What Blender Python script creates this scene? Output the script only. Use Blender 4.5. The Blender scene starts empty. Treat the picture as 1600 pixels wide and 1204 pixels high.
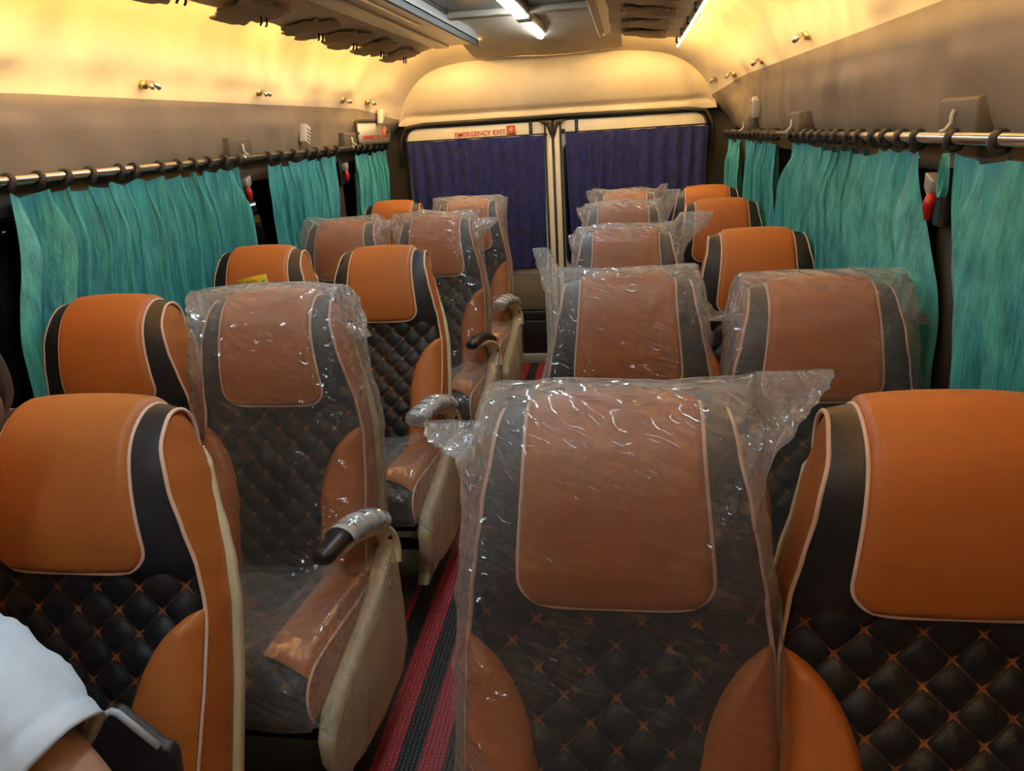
import bpy, bmesh, math, random
from mathutils import Vector, Matrix, noise
random.seed(7)
SC = bpy.context.scene
COL = SC.collection
PI = math.pi

# ------------------------------------------------------------------ camera
CAM_H, F_PX, YAW, PIT, ROL = 1.48644, 1221.45, -0.16087, 0.31522, -0.05987
_fw = Vector((math.sin(YAW)*math.cos(PIT), math.cos(YAW)*math.cos(PIT), -math.sin(PIT)))
_rt = Vector((math.cos(YAW), -math.sin(YAW), 0))
_up = _rt.cross(_fw)
_r2 = _rt*math.cos(ROL) + _up*math.sin(ROL)
_u2 = -_rt*math.sin(ROL) + _up*math.cos(ROL)
cam_data = bpy.data.cameras.new('camera')
cam_data.sensor_width = 36.0
cam_data.lens = F_PX/1600*36.0
cam_data.clip_start = 0.02
cam = bpy.data.objects.new('camera', cam_data)
m = Matrix.Identity(4)
for i in range(3):
    m[i][0] = _r2[i]; m[i][1] = _u2[i]; m[i][2] = -_fw[i]
m[0][3], m[1][3], m[2][3] = 0, 0, CAM_H
cam.matrix_world = m
COL.objects.link(cam)
SC.camera = cam

# ------------------------------------------------------------------ world (night) and exposure
wd = bpy.data.worlds.new('night')
SC.world = wd
wd.use_nodes = True
wd.node_tree.nodes['Background'].inputs[0].default_value = (0.012, 0.016, 0.03, 1)
wd.node_tree.nodes['Background'].inputs[1].default_value = 0.3
SC.view_settings.view_transform = 'Standard'
SC.view_settings.look = 'None'
SC.view_settings.exposure = 0.45
SC.view_settings.gamma = 1.0
SC.view_settings.use_curve_mapping = False
try:
    SC.cycles.transparent_max_bounces = 24
    SC.cycles.max_bounces = 10
    SC.cycles.sample_clamp_indirect = 6.0
except Exception:
    pass

WARM_STRENGTH = 350.0       # LED strips in the ceiling coves
COOL_STRENGTH = 29.0       # white battens down the middle of the ceiling
CX = -0.47                 # centre line of the bus
YR = 5.03                  # rear doors
YF = -1.9                  # front bulkhead

# ------------------------------------------------------------------ materials
MATS = {}
def nodes_of(name):
    mt = bpy.data.materials.new(name); mt.use_nodes = True
    nt = mt.node_tree
    b = nt.nodes['Principled BSDF']
    return mt, nt, b
def N(nt, t, **kw):
    n = nt.nodes.new(t)
    for k, v in kw.items():
        setattr(n, k, v)
    return n
def math_n(nt, op, a, b=None, c=None):
    n = nt.nodes.new('ShaderNodeMath'); n.operation = op
    for i, v in enumerate((a, b, c)):
        if v is None: continue
        if isinstance(v, (int, float)): n.inputs[i].default_value = v
        else: nt.links.new(v, n.inputs[i])
    return n.outputs[0]
def plain(name, col, rough=0.5, metal=0.0, spec=0.5, var=0.0, vscale=6.0, bump=0.0, bscale=300.0, bdist=0.001, sheen=0.0, coat=0.0, dirt=None, stretch=None):
    mt, nt, b = nodes_of(name)
    b.inputs['Base Color'].default_value = (*col, 1)
    b.inputs['Roughness'].default_value = rough
    b.inputs['Metallic'].default_value = metal
    b.inputs['Specular IOR Level'].default_value = spec
    if sheen: b.inputs['Sheen Weight'].default_value = sheen
    if coat:
        b.inputs['Coat Weight'].default_value = coat; b.inputs['Coat Roughness'].default_value = 0.15
    tc = N(nt, 'ShaderNodeTexCoord')
    src = tc.outputs['Object']
    if stretch:
        mp = N(nt, 'ShaderNodeMapping'); mp.inputs['Scale'].default_value = stretch
        nt.links.new(src, mp.inputs['Vector']); src = mp.outputs[0]
    if var:
        nz = N(nt, 'ShaderNodeTexNoise'); nz.inputs['Scale'].default_value = vscale; nz.inputs['Detail'].default_value = 5
        nt.links.new(src, nz.inputs['Vector'])
        rp = N(nt, 'ShaderNodeValToRGB')
        lo = dirt if dirt else tuple(c*(1-var) for c in col)
        hi = tuple(min(1, c*(1+var*0.6)) for c in col)
        rp.color_ramp.elements[0].position = 0.3; rp.color_ramp.elements[1].position = 0.68
        rp.color_ramp.elements[0].color = (*lo, 1); rp.color_ramp.elements[1].color = (*hi, 1)
        nt.links.new(nz.outputs['Fac'], rp.inputs[0]); nt.links.new(rp.outputs[0], b.inputs['Base Color'])
    if bump:
        n2 = N(nt, 'ShaderNodeTexNoise'); n2.inputs['Scale'].default_value = bscale; n2.inputs['Detail'].default_value = 3
        nt.links.new(src, n2.inputs['Vector'])
        bp = N(nt, 'ShaderNodeBump'); bp.inputs['Strength'].default_value = bump; bp.inputs['Distance'].default_value = bdist
        nt.links.new(n2.outputs['Fac'], bp.inputs['Height']); nt.links.new(bp.outputs[0], b.inputs['Normal'])
    MATS[name] = mt
    return mt
def leather(name, col, rough, scale=420, bump=0.35, var=0.1):
    mt, nt, b = nodes_of(name)
    tc = N(nt, 'ShaderNodeTexCoord')
    vo = N(nt, 'ShaderNodeTexVoronoi'); vo.inputs['Scale'].default_value = scale
    nt.links.new(tc.outputs['Object'], vo.inputs['Vector'])
    nz = N(nt, 'ShaderNodeTexNoise'); nz.inputs['Scale'].default_value = 9; nz.inputs['Detail'].default_value = 4
    nt.links.new(tc.outputs['Object'], nz.inputs['Vector'])
    mx = N(nt, 'ShaderNodeMix', data_type='RGBA')
    mx.inputs['A'].default_value = (*[c*(1-var) for c in col], 1); mx.inputs['B'].default_value = (*[min(1, c*(1+var)) for c in col], 1)
    nt.links.new(nz.outputs['Fac'], mx.inputs['Factor']); nt.links.new(mx.outputs['Result'], b.inputs['Base Color'])
    bp = N(nt, 'ShaderNodeBump'); bp.inputs['Strength'].default_value = bump; bp.inputs['Distance'].default_value = 0.0008
    nt.links.new(vo.outputs['Distance'], bp.inputs['Height']); nt.links.new(bp.outputs[0], b.inputs['Normal'])
    b.inputs['Roughness'].default_value = rough
    MATS[name] = mt
    return mt
leather('orange_leather', (0.43, 0.128, 0.023), 0.5)
leather('black_leather', (0.010, 0.011, 0.014), 0.42)
plain('piping', (0.78, 0.50, 0.36), 0.55)
plain('cream_plastic', (0.66, 0.54, 0.33), 0.35, var=0.12)
plain('black_plastic', (0.012, 0.012, 0.013), 0.35)
plain('dark_metal', (0.02, 0.02, 0.022), 0.4, 0.6)
plain('chrome', (0.75, 0.70, 0.64), 0.22, 1.0, var=0.08, vscale=12)
plain('cream_vinyl', (0.66, 0.55, 0.39), 0.55, var=0.12, vscale=4, bump=0.25, bscale=500)
plain('band_vinyl', (0.25, 0.198, 0.142), 0.55, var=0.14, vscale=4, bump=0.25, bscale=500)
plain('tan_vinyl', (0.42, 0.34, 0.24), 0.6, var=0.12, vscale=5, bump=0.2, bscale=500)
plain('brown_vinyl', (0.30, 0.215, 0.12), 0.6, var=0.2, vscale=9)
plain('rail_grey', (0.42, 0.37, 0.32), 0.3, 0.25, var=0.08)
plain('door_white', (0.74, 0.66, 0.50), 0.45, var=0.06, vscale=8)
plain('rubber', (0.018, 0.016, 0.014), 0.6)
plain('dark_trim', (0.035, 0.029, 0.022), 0.6, var=0.25, vscale=7)
plain('pillar', (0.055, 0.045, 0.035), 0.55, var=0.25, vscale=5)
plain('grey_box', (0.10, 0.088, 0.068), 0.5, var=0.1)
plain('white_plastic', (0.72, 0.68, 0.58), 0.4)
plain('red_plastic', (0.5, 0.012, 0.008), 0.35)
plain('red_print', (0.55, 0.055, 0.015), 0.6)
plain('brass', (0.62, 0.45, 0.20), 0.35, 0.9)
plain('floor_grey', (0.085, 0.078, 0.062), 0.6, var=0.3, vscale=9)
plain('rear_tan', (0.20, 0.165, 0.10), 0.55, var=0.22, vscale=10)
plain('rear_grey', (0.33, 0.32, 0.27), 0.5, var=0.1)
plain('window_black', (0.002, 0.002, 0.003), 0.06, spec=0.4)
plain('hatch_black', (0.006, 0.008, 0.014), 0.22)
plain('yellow_tag', (0.62, 0.44, 0.015), 0.45)
plain('tag_ink', (0.08, 0.055, 0.006), 0.6)
plain('skin', (0.36, 0.20, 0.14), 0.5, var=0.1, vscale=12)
plain('lip', (0.26, 0.10, 0.08), 0.45)
plain('hair', (0.012, 0.009, 0.008), 0.5, bump=0.6, bscale=200)
plain('shirt', (0.60, 0.70, 0.80), 0.8, var=0.05, vscale=20, bump=0.3, bscale=700)
plain('trousers', (0.03, 0.035, 0.05), 0.8, bump=0.3, bscale=600)
plain('pale_edge', (0.42, 0.47, 0.52), 0.35)

def emit(name, col, strength):
    mt = bpy.data.materials.new(name); mt.use_nodes = True
    nt = mt.node_tree; nt.nodes.clear()
    e = N(nt, 'ShaderNodeEmission'); e.inputs[0].default_value = (*col, 1); e.inputs[1].default_value = strength
    o = N(nt, 'ShaderNodeOutputMaterial'); nt.links.new(e.outputs[0], o.inputs[0])
    MATS[name] = mt
emit('warm_led', (1.0, 0.64, 0.22), WARM_STRENGTH)
emit('warm_tube', (1.0, 0.80, 0.50), 5.0)
emit('cool_led', (0.74, 0.90, 1.0), COOL_STRENGTH)

def quilt_mat():
    mt, nt, b = nodes_of('quilted_leather')
    uv = N(nt, 'ShaderNodeUVMap'); uv.uv_map = 'quilt'
    sp = N(nt, 'ShaderNodeSeparateXYZ'); nt.links.new(uv.outputs[0], sp.inputs[0])
    def dist(o):
        f = math_n(nt, 'FRACT', math_n(nt, 'ADD', o, 100.5))
        return math_n(nt, 'ABSOLUTE', math_n(nt, 'SUBTRACT', f, 0.5))
    da, db = dist(sp.outputs[0]), dist(sp.outputs[1])
    def arm(p, q):   # tapering arm of the stitched star
        lim = math_n(nt, 'MULTIPLY', math_n(nt, 'SUBTRACT', 0.25, q), 0.24)
        return math_n(nt, 'LESS_THAN', p, lim)
    star = math_n(nt, 'MAXIMUM', arm(da, db), arm(db, da))
    def line(p, q):
        dash = math_n(nt, 'GREATER_THAN', math_n(nt, 'FRACT', math_n(nt, 'MULTIPLY', q, 22.0)), 0.35)
        return math_n(nt, 'MULTIPLY', math_n(nt, 'LESS_THAN', p, 0.014), dash)
    ln = math_n(nt, 'MULTIPLY', math_n(nt, 'MAXIMUM', line(da, db), line(db, da)), 0.55)
    fac = math_n(nt, 'MAXIMUM', star, ln)
    tc = N(nt, 'ShaderNodeTexCoord')
    nz = N(nt, 'ShaderNodeTexNoise'); nz.inputs['Scale'].default_value = 700
    nt.links.new(tc.outputs['Object'], nz.inputs['Vector'])
    fr = math_n(nt, 'MULTIPLY', fac, math_n(nt, 'ADD', math_n(nt, 'MULTIPLY', nz.outputs['Fac'], 0.8), 0.35))
    mx = N(nt, 'ShaderNodeMix', data_type='RGBA')
    mx.inputs['A'].default_value = (0.008, 0.009, 0.012, 1); mx.inputs['B'].default_value = (0.23, 0.075, 0.02, 1)
    nt.links.new(fr, mx.inputs['Factor']); nt.links.new(mx.outputs['Result'], b.inputs['Base Color'])
    vo = N(nt, 'ShaderNodeTexVoronoi'); vo.inputs['Scale'].default_value = 420
    nt.links.new(tc.outputs['Object'], vo.inputs['Vector'])
    bp = N(nt, 'ShaderNodeBump'); bp.inputs['Strength'].default_value = 0.3; bp.inputs['Distance'].default_value = 0.0008
    nt.links.new(vo.outputs['Distance'], bp.inputs['Height']); nt.links.new(bp.outputs[0], b.inputs['Normal'])
    b.inputs['Roughness'].default_value = 0.42
    b.inputs['Specular IOR Level'].default_value = 0.35
    MATS['quilted_leather'] = mt
quilt_mat()

def film_mat(name, haze, gloss, bump, cap=0.75, rough=0.11):
    mt = bpy.data.materials.new(name); mt.use_nodes = True
    nt = mt.node_tree; nt.nodes.clear()
    tc = N(nt, 'ShaderNodeTexCoord')
    mp = N(nt, 'ShaderNodeMapping'); mp.inputs['Scale'].default_value = (1.0, 1.0, 1.7); mp.inputs['Rotation'].default_value = (0.2, 0.9, 0.3)
    nt.links.new(tc.outputs['Object'], mp.inputs['Vector'])
    n1 = N(nt, 'ShaderNodeTexNoise'); n1.inputs['Scale'].default_value = 13; n1.inputs['Detail'].default_value = 4; n1.inputs['Distortion'].default_value = 0.8
    n1.noise_type = 'RIDGED_MULTIFRACTAL'
    nt.links.new(mp.outputs[0], n1.inputs['Vector'])
    nd = N(nt, 'ShaderNodeTexNoise'); nd.inputs['Scale'].default_value = 9; nd.inputs['Detail'].default_value = 2
    nt.links.new(tc.outputs['Object'], nd.inputs['Vector'])
    vm = N(nt, 'ShaderNodeVectorMath'); vm.operation = 'MULTIPLY_ADD'; vm.inputs[1].default_value = (0.06, 0.06, 0.06)
    nt.links.new(nd.outputs['Color'], vm.inputs[0]); nt.links.new(mp.outputs[0], vm.inputs[2])
    mp2 = N(nt, 'ShaderNodeMapping'); mp2.inputs['Scale'].default_value = (1.5, 1.0, 0.55); mp2.inputs['Rotation'].default_value = (0.3, -0.7, 0.2)
    nt.links.new(vm.outputs[0], mp2.inputs['Vector'])
    vo = N(nt, 'ShaderNodeTexVoronoi'); vo.inputs['Scale'].default_value = 30
    nt.links.new(mp2.outputs[0], vo.inputs['Vector'])
    n2 = N(nt, 'ShaderNodeTexNoise'); n2.inputs['Scale'].default_value = 5; n2.inputs['Detail'].default_value = 3
    nt.links.new(tc.outputs['Object'], n2.inputs['Vector'])
    # crumple is strong in patches and weak elsewhere
    msk = N(nt, 'ShaderNodeMapRange'); msk.inputs['From Min'].default_value = 0.42; msk.inputs['From Max'].default_value = 0.66; msk.inputs['To Min'].default_value = 0.12
    nt.links.new(n2.outputs['Fac'], msk.inputs['Value'])
    sz = N(nt, 'ShaderNodeSeparateXYZ'); nt.links.new(tc.outputs['Object'], sz.inputs[0])
    tp = N(nt, 'ShaderNodeMapRange'); tp.inputs['From Min'].default_value = 0.50; tp.inputs['From Max'].default_value = 0.72; tp.inputs['To Max'].default_value = 0.55
    nt.links.new(sz.outputs[2], tp.inputs['Value'])
    mk = math_n(nt, 'MINIMUM', math_n(nt, 'ADD', msk.outputs[0], tp.outputs[0]), 1.0)
    hgt = math_n(nt, 'ADD', math_n(nt, 'MULTIPLY', n1.outputs['Fac'], 0.30), math_n(nt, 'MULTIPLY', math_n(nt, 'MULTIPLY', vo.outputs['Distance'], 1.1), mk))
    bp = N(nt, 'ShaderNodeBump'); bp.inputs['Strength'].default_value = bump; bp.inputs['Distance'].default_value = 0.013
    nt.links.new(hgt, bp.inputs['Height'])
    tr = N(nt, 'ShaderNodeBsdfTransparent'); tr.inputs[0].default_value = (0.97, 0.97, 0.965, 1)
    df = N(nt, 'ShaderNodeBsdfDiffuse'); df.inputs[0].default_value = (0.92, 0.91, 0.88, 1)
    tl = N(nt, 'ShaderNodeBsdfTranslucent'); tl.inputs[0].default_value = (0.92, 0.91, 0.88, 1)
    md = N(nt, 'ShaderNodeMixShader'); md.inputs[0].default_value = 0.5
    nt.links.new(df.outputs[0], md.inputs[1]); nt.links.new(tl.outputs[0], md.inputs[2])
    m1 = N(nt, 'ShaderNodeMixShader')
    lw = N(nt, 'ShaderNodeLayerWeight'); lw.inputs['Blend'].default_value = 0.25
    hz = math_n(nt, 'ADD', math_n(nt, 'MULTIPLY', n2.outputs['Fac'], haze), math_n(nt, 'MULTIPLY', lw.outputs['Facing'], haze*2.6))
    hz = math_n(nt, 'ADD', hz, math_n(nt, 'MULTIPLY', math_n(nt, 'MULTIPLY', tp.outputs[0], n2.outputs['Fac']), 0.55))
    nt.links.new(hz, m1.inputs[0])
    nt.links.new(tr.outputs[0], m1.inputs[1]); nt.links.new(md.outputs[0], m1.inputs[2])
    gl = N(nt, 'ShaderNodeBsdfGlossy'); gl.inputs['Roughness'].default_value = rough
    nt.links.new(bp.outputs[0], gl.inputs['Normal'])
    fr = N(nt, 'ShaderNodeFresnel'); fr.inputs['IOR'].default_value = 1.5
    nt.links.new(bp.outputs[0], fr.inputs['Normal'])
    m2 = N(nt, 'ShaderNodeMixShader')
    nt.links.new(math_n(nt, 'MINIMUM', math_n(nt, 'MULTIPLY', fr.outputs[0], gloss), cap), m2.inputs[0])
    nt.links.new(m1.outputs[0], m2.inputs[1]); nt.links.new(gl.outputs[0], m2.inputs[2])
    o = N(nt, 'ShaderNodeOutputMaterial'); nt.links.new(m2.outputs[0], o.inputs[0])
    MATS[name] = mt
film_mat('plastic_film', 0.125, 1.15, 1.0, 0.42, 0.10)
film_mat('cushion_plastic', 0.17, 0.9, 0.7, 0.26, 0.12)
film_mat('plastic_wrap', 0.75, 2.0, 0.8)

def curtain_mat(name, col, rough, lines, dark):
    mt, nt, b = nodes_of(name)
    tc = N(nt, 'ShaderNodeTexCoord')
    mp = N(nt, 'ShaderNodeMapping'); mp.inputs['Scale'].default_value = lines
    nt.links.new(tc.outputs['Object'], mp.inputs['Vector'])
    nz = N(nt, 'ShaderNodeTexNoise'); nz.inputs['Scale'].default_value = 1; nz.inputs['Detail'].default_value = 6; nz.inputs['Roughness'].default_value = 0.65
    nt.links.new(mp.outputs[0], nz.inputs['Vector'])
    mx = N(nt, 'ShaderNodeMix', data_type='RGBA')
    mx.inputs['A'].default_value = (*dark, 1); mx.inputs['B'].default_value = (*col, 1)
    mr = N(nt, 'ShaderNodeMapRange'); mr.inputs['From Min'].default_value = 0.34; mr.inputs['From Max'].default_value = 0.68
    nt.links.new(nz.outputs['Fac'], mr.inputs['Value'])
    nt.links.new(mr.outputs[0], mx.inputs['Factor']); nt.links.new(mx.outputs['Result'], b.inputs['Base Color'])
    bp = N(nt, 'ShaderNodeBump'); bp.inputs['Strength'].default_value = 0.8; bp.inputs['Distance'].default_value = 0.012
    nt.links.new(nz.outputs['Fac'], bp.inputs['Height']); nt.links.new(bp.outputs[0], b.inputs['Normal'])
    b.inputs['Roughness'].default_value = rough
    b.inputs['Sheen Weight'].default_value = 0.12
    MATS[name] = mt
curtain_mat('teal_satin', (0.075, 0.46, 0.47), 0.36, (55, 55, 3.0), (0.018, 0.20, 0.235))  # vertical dark and light streaks put pleat shading into the teal colour
curtain_mat('navy_cloth', (0.006, 0.014, 0.170), 0.8, (30, 30, 22), (0.001, 0.003, 0.045))

def mat_weave():
    mt, nt, b = nodes_of('striped_mat')
    tc = N(nt, 'ShaderNodeTexCoord'); sp = N(nt, 'ShaderNodeSeparateXYZ'); nt.links.new(tc.outputs['Object'], sp.inputs[0])
    f = math_n(nt, 'FRACT', math_n(nt, 'DIVIDE', math_n(nt, 'ADD', sp.outputs[0], 10.071), 0.118))
    k = math_n(nt, 'LESS_THAN', f, 0.53)
    vo = N(nt, 'ShaderNodeTexVoronoi'); vo.inputs['Scale'].default_value = 85; vo.inputs['Randomness'].default_value = 0.12
    nt.links.new(tc.outputs['Object'], vo.inputs['Vector'])
    mx = N(nt, 'ShaderNodeMix', data_type='RGBA')
    mx.inputs['A'].default_value = (0.014, 0.013, 0.012, 1); mx.inputs['B'].default_value = (0.55, 0.035, 0.05, 1)
    nt.links.new(k, mx.inputs['Factor'])
    mx2 = N(nt, 'ShaderNodeMix', data_type='RGBA'); mx2.blend_type = 'MULTIPLY'; mx2.inputs['Factor'].default_value = 1
    rp = N(nt, 'ShaderNodeValToRGB'); rp.color_ramp.elements[0].position = 0.2; rp.color_ramp.elements[1].position = 0.55
    rp.color_ramp.elements[0].color = (0.35, 0.35, 0.35, 1)
    nt.links.new(math_n(nt, 'SUBTRACT', 0.75, math_n(nt, 'MULTIPLY', vo.outputs['Distance'], 0.9)), rp.inputs[0])
    nt.links.new(mx.outputs['Result'], mx2.inputs['A']); nt.links.new(rp.outputs[0], mx2.inputs['B'])
    nt.links.new(mx2.outputs['Result'], b.inputs['Base Color'])
    bp = N(nt, 'ShaderNodeBump'); bp.inputs['Strength'].default_value = 0.8; bp.inputs['Distance'].default_value = 0.004
    bp.invert = True
    nt.links.new(vo.outputs['Distance'], bp.inputs['Height']); nt.links.new(bp.outputs[0], b.inputs['Normal'])
    b.inputs['Roughness'].default_value = 0.5
    MATS['striped_mat'] = mt
mat_weave()

# ------------------------------------------------------------------ mesh helpers
class MB:
    def __init__(self):
        self.v = []; self.f = []; self.uv = None
    def grid(self, nu, nv, fn, uvfn=None, closed_u=False):
        b = len(self.v)
        nuu = nu if closed_u else nu + 1
        for j in range(nv + 1):
            for i in range(nuu):
                self.v.append(tuple(fn(i/nu, j/nv)))
                if uvfn:
                    if self.uv is None: self.uv = {}
                    self.uv[len(self.v) - 1] = uvfn(i/nu, j/nv)
        for j in range(nv):
            for i in range(nu):
                i2 = (i + 1) % nuu
                self.f.append((b + j*nuu + i, b + j*nuu + i2, b + (j+1)*nuu + i2, b + (j+1)*nuu + i))
        return self
    def box(self, x0, x1, y0, y1, z0, z1):
        b = len(self.v)
        for z in (z0, z1):
            for (x, y) in ((x0, y0), (x1, y0), (x1, y1), (x0, y1)):
                self.v.append((x, y, z))
        for q in ((0,3,2,1), (4,5,6,7), (0,1,5,4), (1,2,6,5), (2,3,7,6), (3,0,4,7)):
            self.f.append(tuple(b + k for k in q))
        return self
    def tube(self, pts, r, n=8, closed=False, cap=True, flat=None):
        pts = [Vector(p) for p in pts]
        L = len(pts); b = len(self.v)
        t0 = (pts[1] - pts[0]).normalized()
        ref = Vector((0, 0, 1)) if abs(t0.z) < 0.9 else Vector((1, 0, 0))
        nrm = (ref - t0*ref.dot(t0)).normalized()
        for k in range(L):
            if closed: t = (pts[(k+1) % L] - pts[k-1]).normalized()
            elif k == 0: t = t0
            elif k == L-1: t = (pts[-1] - pts[-2]).normalized()
            else: t = (pts[k+1] - pts[k-1]).normalized()
            nrm = (nrm - t*nrm.dot(t)).normalized()
            bi = t.cross(nrm)
            rr = r[k] if isinstance(r, (list, tuple)) else r
            for a in range(n):
                an = 2*PI*a/n
                fx = flat if flat else 1.0
                self.v.append(tuple(pts[k] + nrm*math.cos(an)*rr + bi*math.sin(an)*rr*fx))
        for k in range(L if closed else L-1):
            k2 = (k+1) % L
            for a in range(n):
                a2 = (a+1) % n
                self.f.append((b+k*n+a, b+k*n+a2, b+k2*n+a2, b+k2*n+a))
        if cap and not closed:
            self.f.append(tuple(b + a for a in reversed(range(n))))
            self.f.append(tuple(b + (L-1)*n + a for a in range(n)))
        return self
    def prism(self, poly, axis, a0, a1):
        """extrude a 2D polygon along an axis ('x': poly is (y,z); 'y': (x,z); 'z': (x,y))"""
        b = len(self.v); n = len(poly)
        for a in (a0, a1):
            for (p, q) in poly:
                self.v.append({'x': (a, p, q), 'y': (p, a, q), 'z': (p, q, a)}[axis])
        self.f.append(tuple(b + k for k in reversed(range(n))))
        self.f.append(tuple(b + n + k for k in range(n)))
        for k in range(n):
            k2 = (k+1) % n
            self.f.append((b+k, b+k2, b+n+k2, b+n+k))
        return self
    def mesh(self, name, smooth=True, bevel=0.0, seg=2, fix=True):
        me = bpy.data.meshes.new(name)
        me.from_pydata(self.v, [], self.f)
        if self.uv:
            lay = me.uv_layers.new(name='quilt')
            for lp in me.loops:
                lay.data[lp.index].uv = self.uv.get(lp.vertex_index, (0.5, 0.5))
        if bevel or fix:
            bm = bmesh.new(); bm.from_mesh(me)
            if bevel:
                es = [e for e in bm.edges if len(e.link_faces) == 2 and e.calc_face_angle(0) > 0.6]
                bmesh.ops.bevel(bm, geom=es, offset=bevel, segments=seg, affect='EDGES', profile=0.5)
            if fix: bmesh.ops.recalc_face_normals(bm, faces=bm.faces)
            bm.to_mesh(me); bm.free()
        if smooth:
            me.polygons.foreach_set('use_smooth', [True]*len(me.polygons))
            if bevel:
                try: me.set_sharp_from_angle(angle=0.9)
                except Exception: pass
        me.update()
        return me
def obj(name, me, mat, parent=None, loc=(0,0,0), rot=(0,0,0)):
    if isinstance(me, MB): me = me.mesh(name)
    o = bpy.data.objects.new(name, me)
    if mat and not me.materials:
        me.materials.append(MATS[mat])
    COL.objects.link(o)
    o.location = loc; o.rotation_euler = rot
    if parent: o.parent = parent
    return o
def tag(o, label, cat, group=None, kind=None):
    o['label'] = label; o['category'] = cat
    if group: o['group'] = group
    if kind: o['kind'] = kind
    return o
def struct(name, me, mat, parent=None):
    o = obj(name, me, mat, parent)
    if not parent: o['kind'] = 'structure'
    return o
def empty(name, loc=(0,0,0), rz=0.0):
    o = bpy.data.objects.new(name, None); COL.objects.link(o)
    o.empty_display_size = 0.1
    o.location = loc; o.rotation_euler = (0, 0, rz)
    return o
def copy_tree(o, parent=None):
    c = o.copy(); COL.objects.link(c); c.parent = parent
    for ch in list(o.children): copy_tree(ch, c)
    return c
def lerp_tab(tab, x):
    if x <= tab[0][0]: return tab[0][1]
    for (a, p), (b, q) in zip(tab, tab[1:]):
        if x <= b:
            t = (x-a)/(b-a); t = t*t*(3-2*t)*0.5 + t*0.5
            return p + (q-p)*t
    return tab[-1][1]
def sstep(a, b, x):
    t = max(0.0, min(1.0, (x-a)/(b-a))); return t*t*(3-2*t)
def nz(*p): return noise.noise(Vector(p))
def ridge(x, y, z): return 1 - abs(noise.noise(Vector((x, y, z))))*2

# ================================================================== the bus shell
# floor
fl = MB().grid(4, 12, lambda u, v: (CX-1.25 + 2.5*u, YF + (YR+0.25-YF)*v, 0)).mesh('floor')
struct('floor', fl, 'floor_grey')

# padded side walls and cove: profile from window head to the roof (X measured from the centre line)
PROF = [(1.175, 1.425), (1.16, 1.47), (1.145, 1.56), (1.13, 1.66), (1.095, 1.76), (1.03, 1.87), (0.93, 1.96), (0.80, 2.03), (0.62, 2.07), (0.40, 2.085)]
def prof(t):
    k = t*(len(PROF)-1); i = min(int(k), len(PROF)-2); f = k-i
    P = [PROF[max(0, i-1)], PROF[i], PROF[i+1], PROF[min(len(PROF)-1, i+2)]]
    def cr(a, b, c, d): return 0.5*((2*b) + (-a+c)*f + (2*a-5*b+4*c-d)*f*f + (-a+3*b-3*c+d)*f**3)
    return cr(*[p[0] for p in P]), cr(*[p[1] for p in P])
def wall_pad(side):
    def fn(u, v):
        y = YF + (YR+0.05-YF)*v
        X, z = prof(u)
        X -= 0.055*sstep(1.5, 5.0, y)
        k = sstep(4.45, YR-0.01, y)**1.6                                       # rounds in towards the rear bulkhead
        X *= 1-0.115*k*(0.25+0.75*sstep(1.46, 1.70, z))
        z = 1.425 + (z-1.425)*(1-0.285*k)
        pad = 0.5+0.5*math.sin(y*2*PI/0.42 + 1.3*nz(y*0.7, z*2, side))
        bulge = 0.012*pad**0.6*math.sin(PI*min(1, u*1.15)) + 0.026*nz(y*2.9 + 3*side, z*4.0, 2.0) + 0.013*ridge(y*5.0 + z*3.0, z*1.6, 5.0*side)
        # soft crease along the top of the darker lower band
        bulge -= 0.010*math.exp(-((z-1.665)/0.012)**2)
        bulge *= 0.35 + 0.65*sstep(0.03, 0.09, abs(z-1.66))
        X -= bulge
        return (CX + side*X, y, z - bulge*0.3)
    return MB().grid(46, 230, fn)
for nm_, sd_ in (('wall_left', -1), ('wall_right', 1)):
    me_ = wall_pad(sd_).mesh(nm_)
    me_.materials.append(MATS['cream_vinyl']); me_.materials.append(MATS['band_vinyl'])
    for pg in me_.polygons:
        if pg.index % 46 < (15 if sd_ < 0 else 17): pg.material_index = 1
    struct(nm_, me_, 'cream_vinyl')

# roof above the middle
struct('ceiling', MB().grid(8, 24, lambda u, v: (CX-0.42+0.84*u, YF+(4.55-YF)*v, 2.085)).mesh('ceiling'), 'tan_vinyl')

# ceiling lining, rear part (slopes down to the bulkhead)
def rear_lining(u, v):
    X = -0.43 + 0.86*u
    y = 3.72 + (YR-0.06-3.72)*v
    e = abs(X)
    z = 1.985 - 0.085*sstep(0.35, 1.0, v) - 0.0*e
    z -= 0.16*sstep(0.70, 1.03, e)*sstep(0.0, 1.0, v)
    z -= 0.006*math.sin(X*9+1)*v
    return (CX+X, y, z)
lin = MB().grid(48, 30, rear_lining)
struct('ceiling_lining', lin.mesh('ceiling_lining'), 'tan_vinyl')
# cross trim in front of the lining
struct('trim_1', MB().box(CX-0.33, CX+0.33, 3.66, 3.74, 1.962, 1.99).mesh('trim_1', bevel=0.006), 'tan_vinyl')
# dark roof hatch
h = empty('roof_hatch', (CX, 1.9, 1.99)); tag(h, 'dark glossy roof hatch panel above the aisle beside the white tube lights', 'hatch')
obj('hatch_panel', MB().box(-0.31, 0.31, -2.0, 1.76, -0.004, 0.012).mesh('hatch_panel', bevel=0.003), 'hatch_black', h)
obj('hatch_rim', MB().box(-0.325, -0.305, -2.0, 1.76, -0.012, 0.02).mesh('hatch_rim', bevel=0.004), 'dark_trim', h)
obj('hatch_rim', MB().box(0.305, 0.325, -2.0, 1.76, -0.012, 0.02).mesh('hatch_rim', bevel=0.004), 'dark_trim', h)

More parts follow.
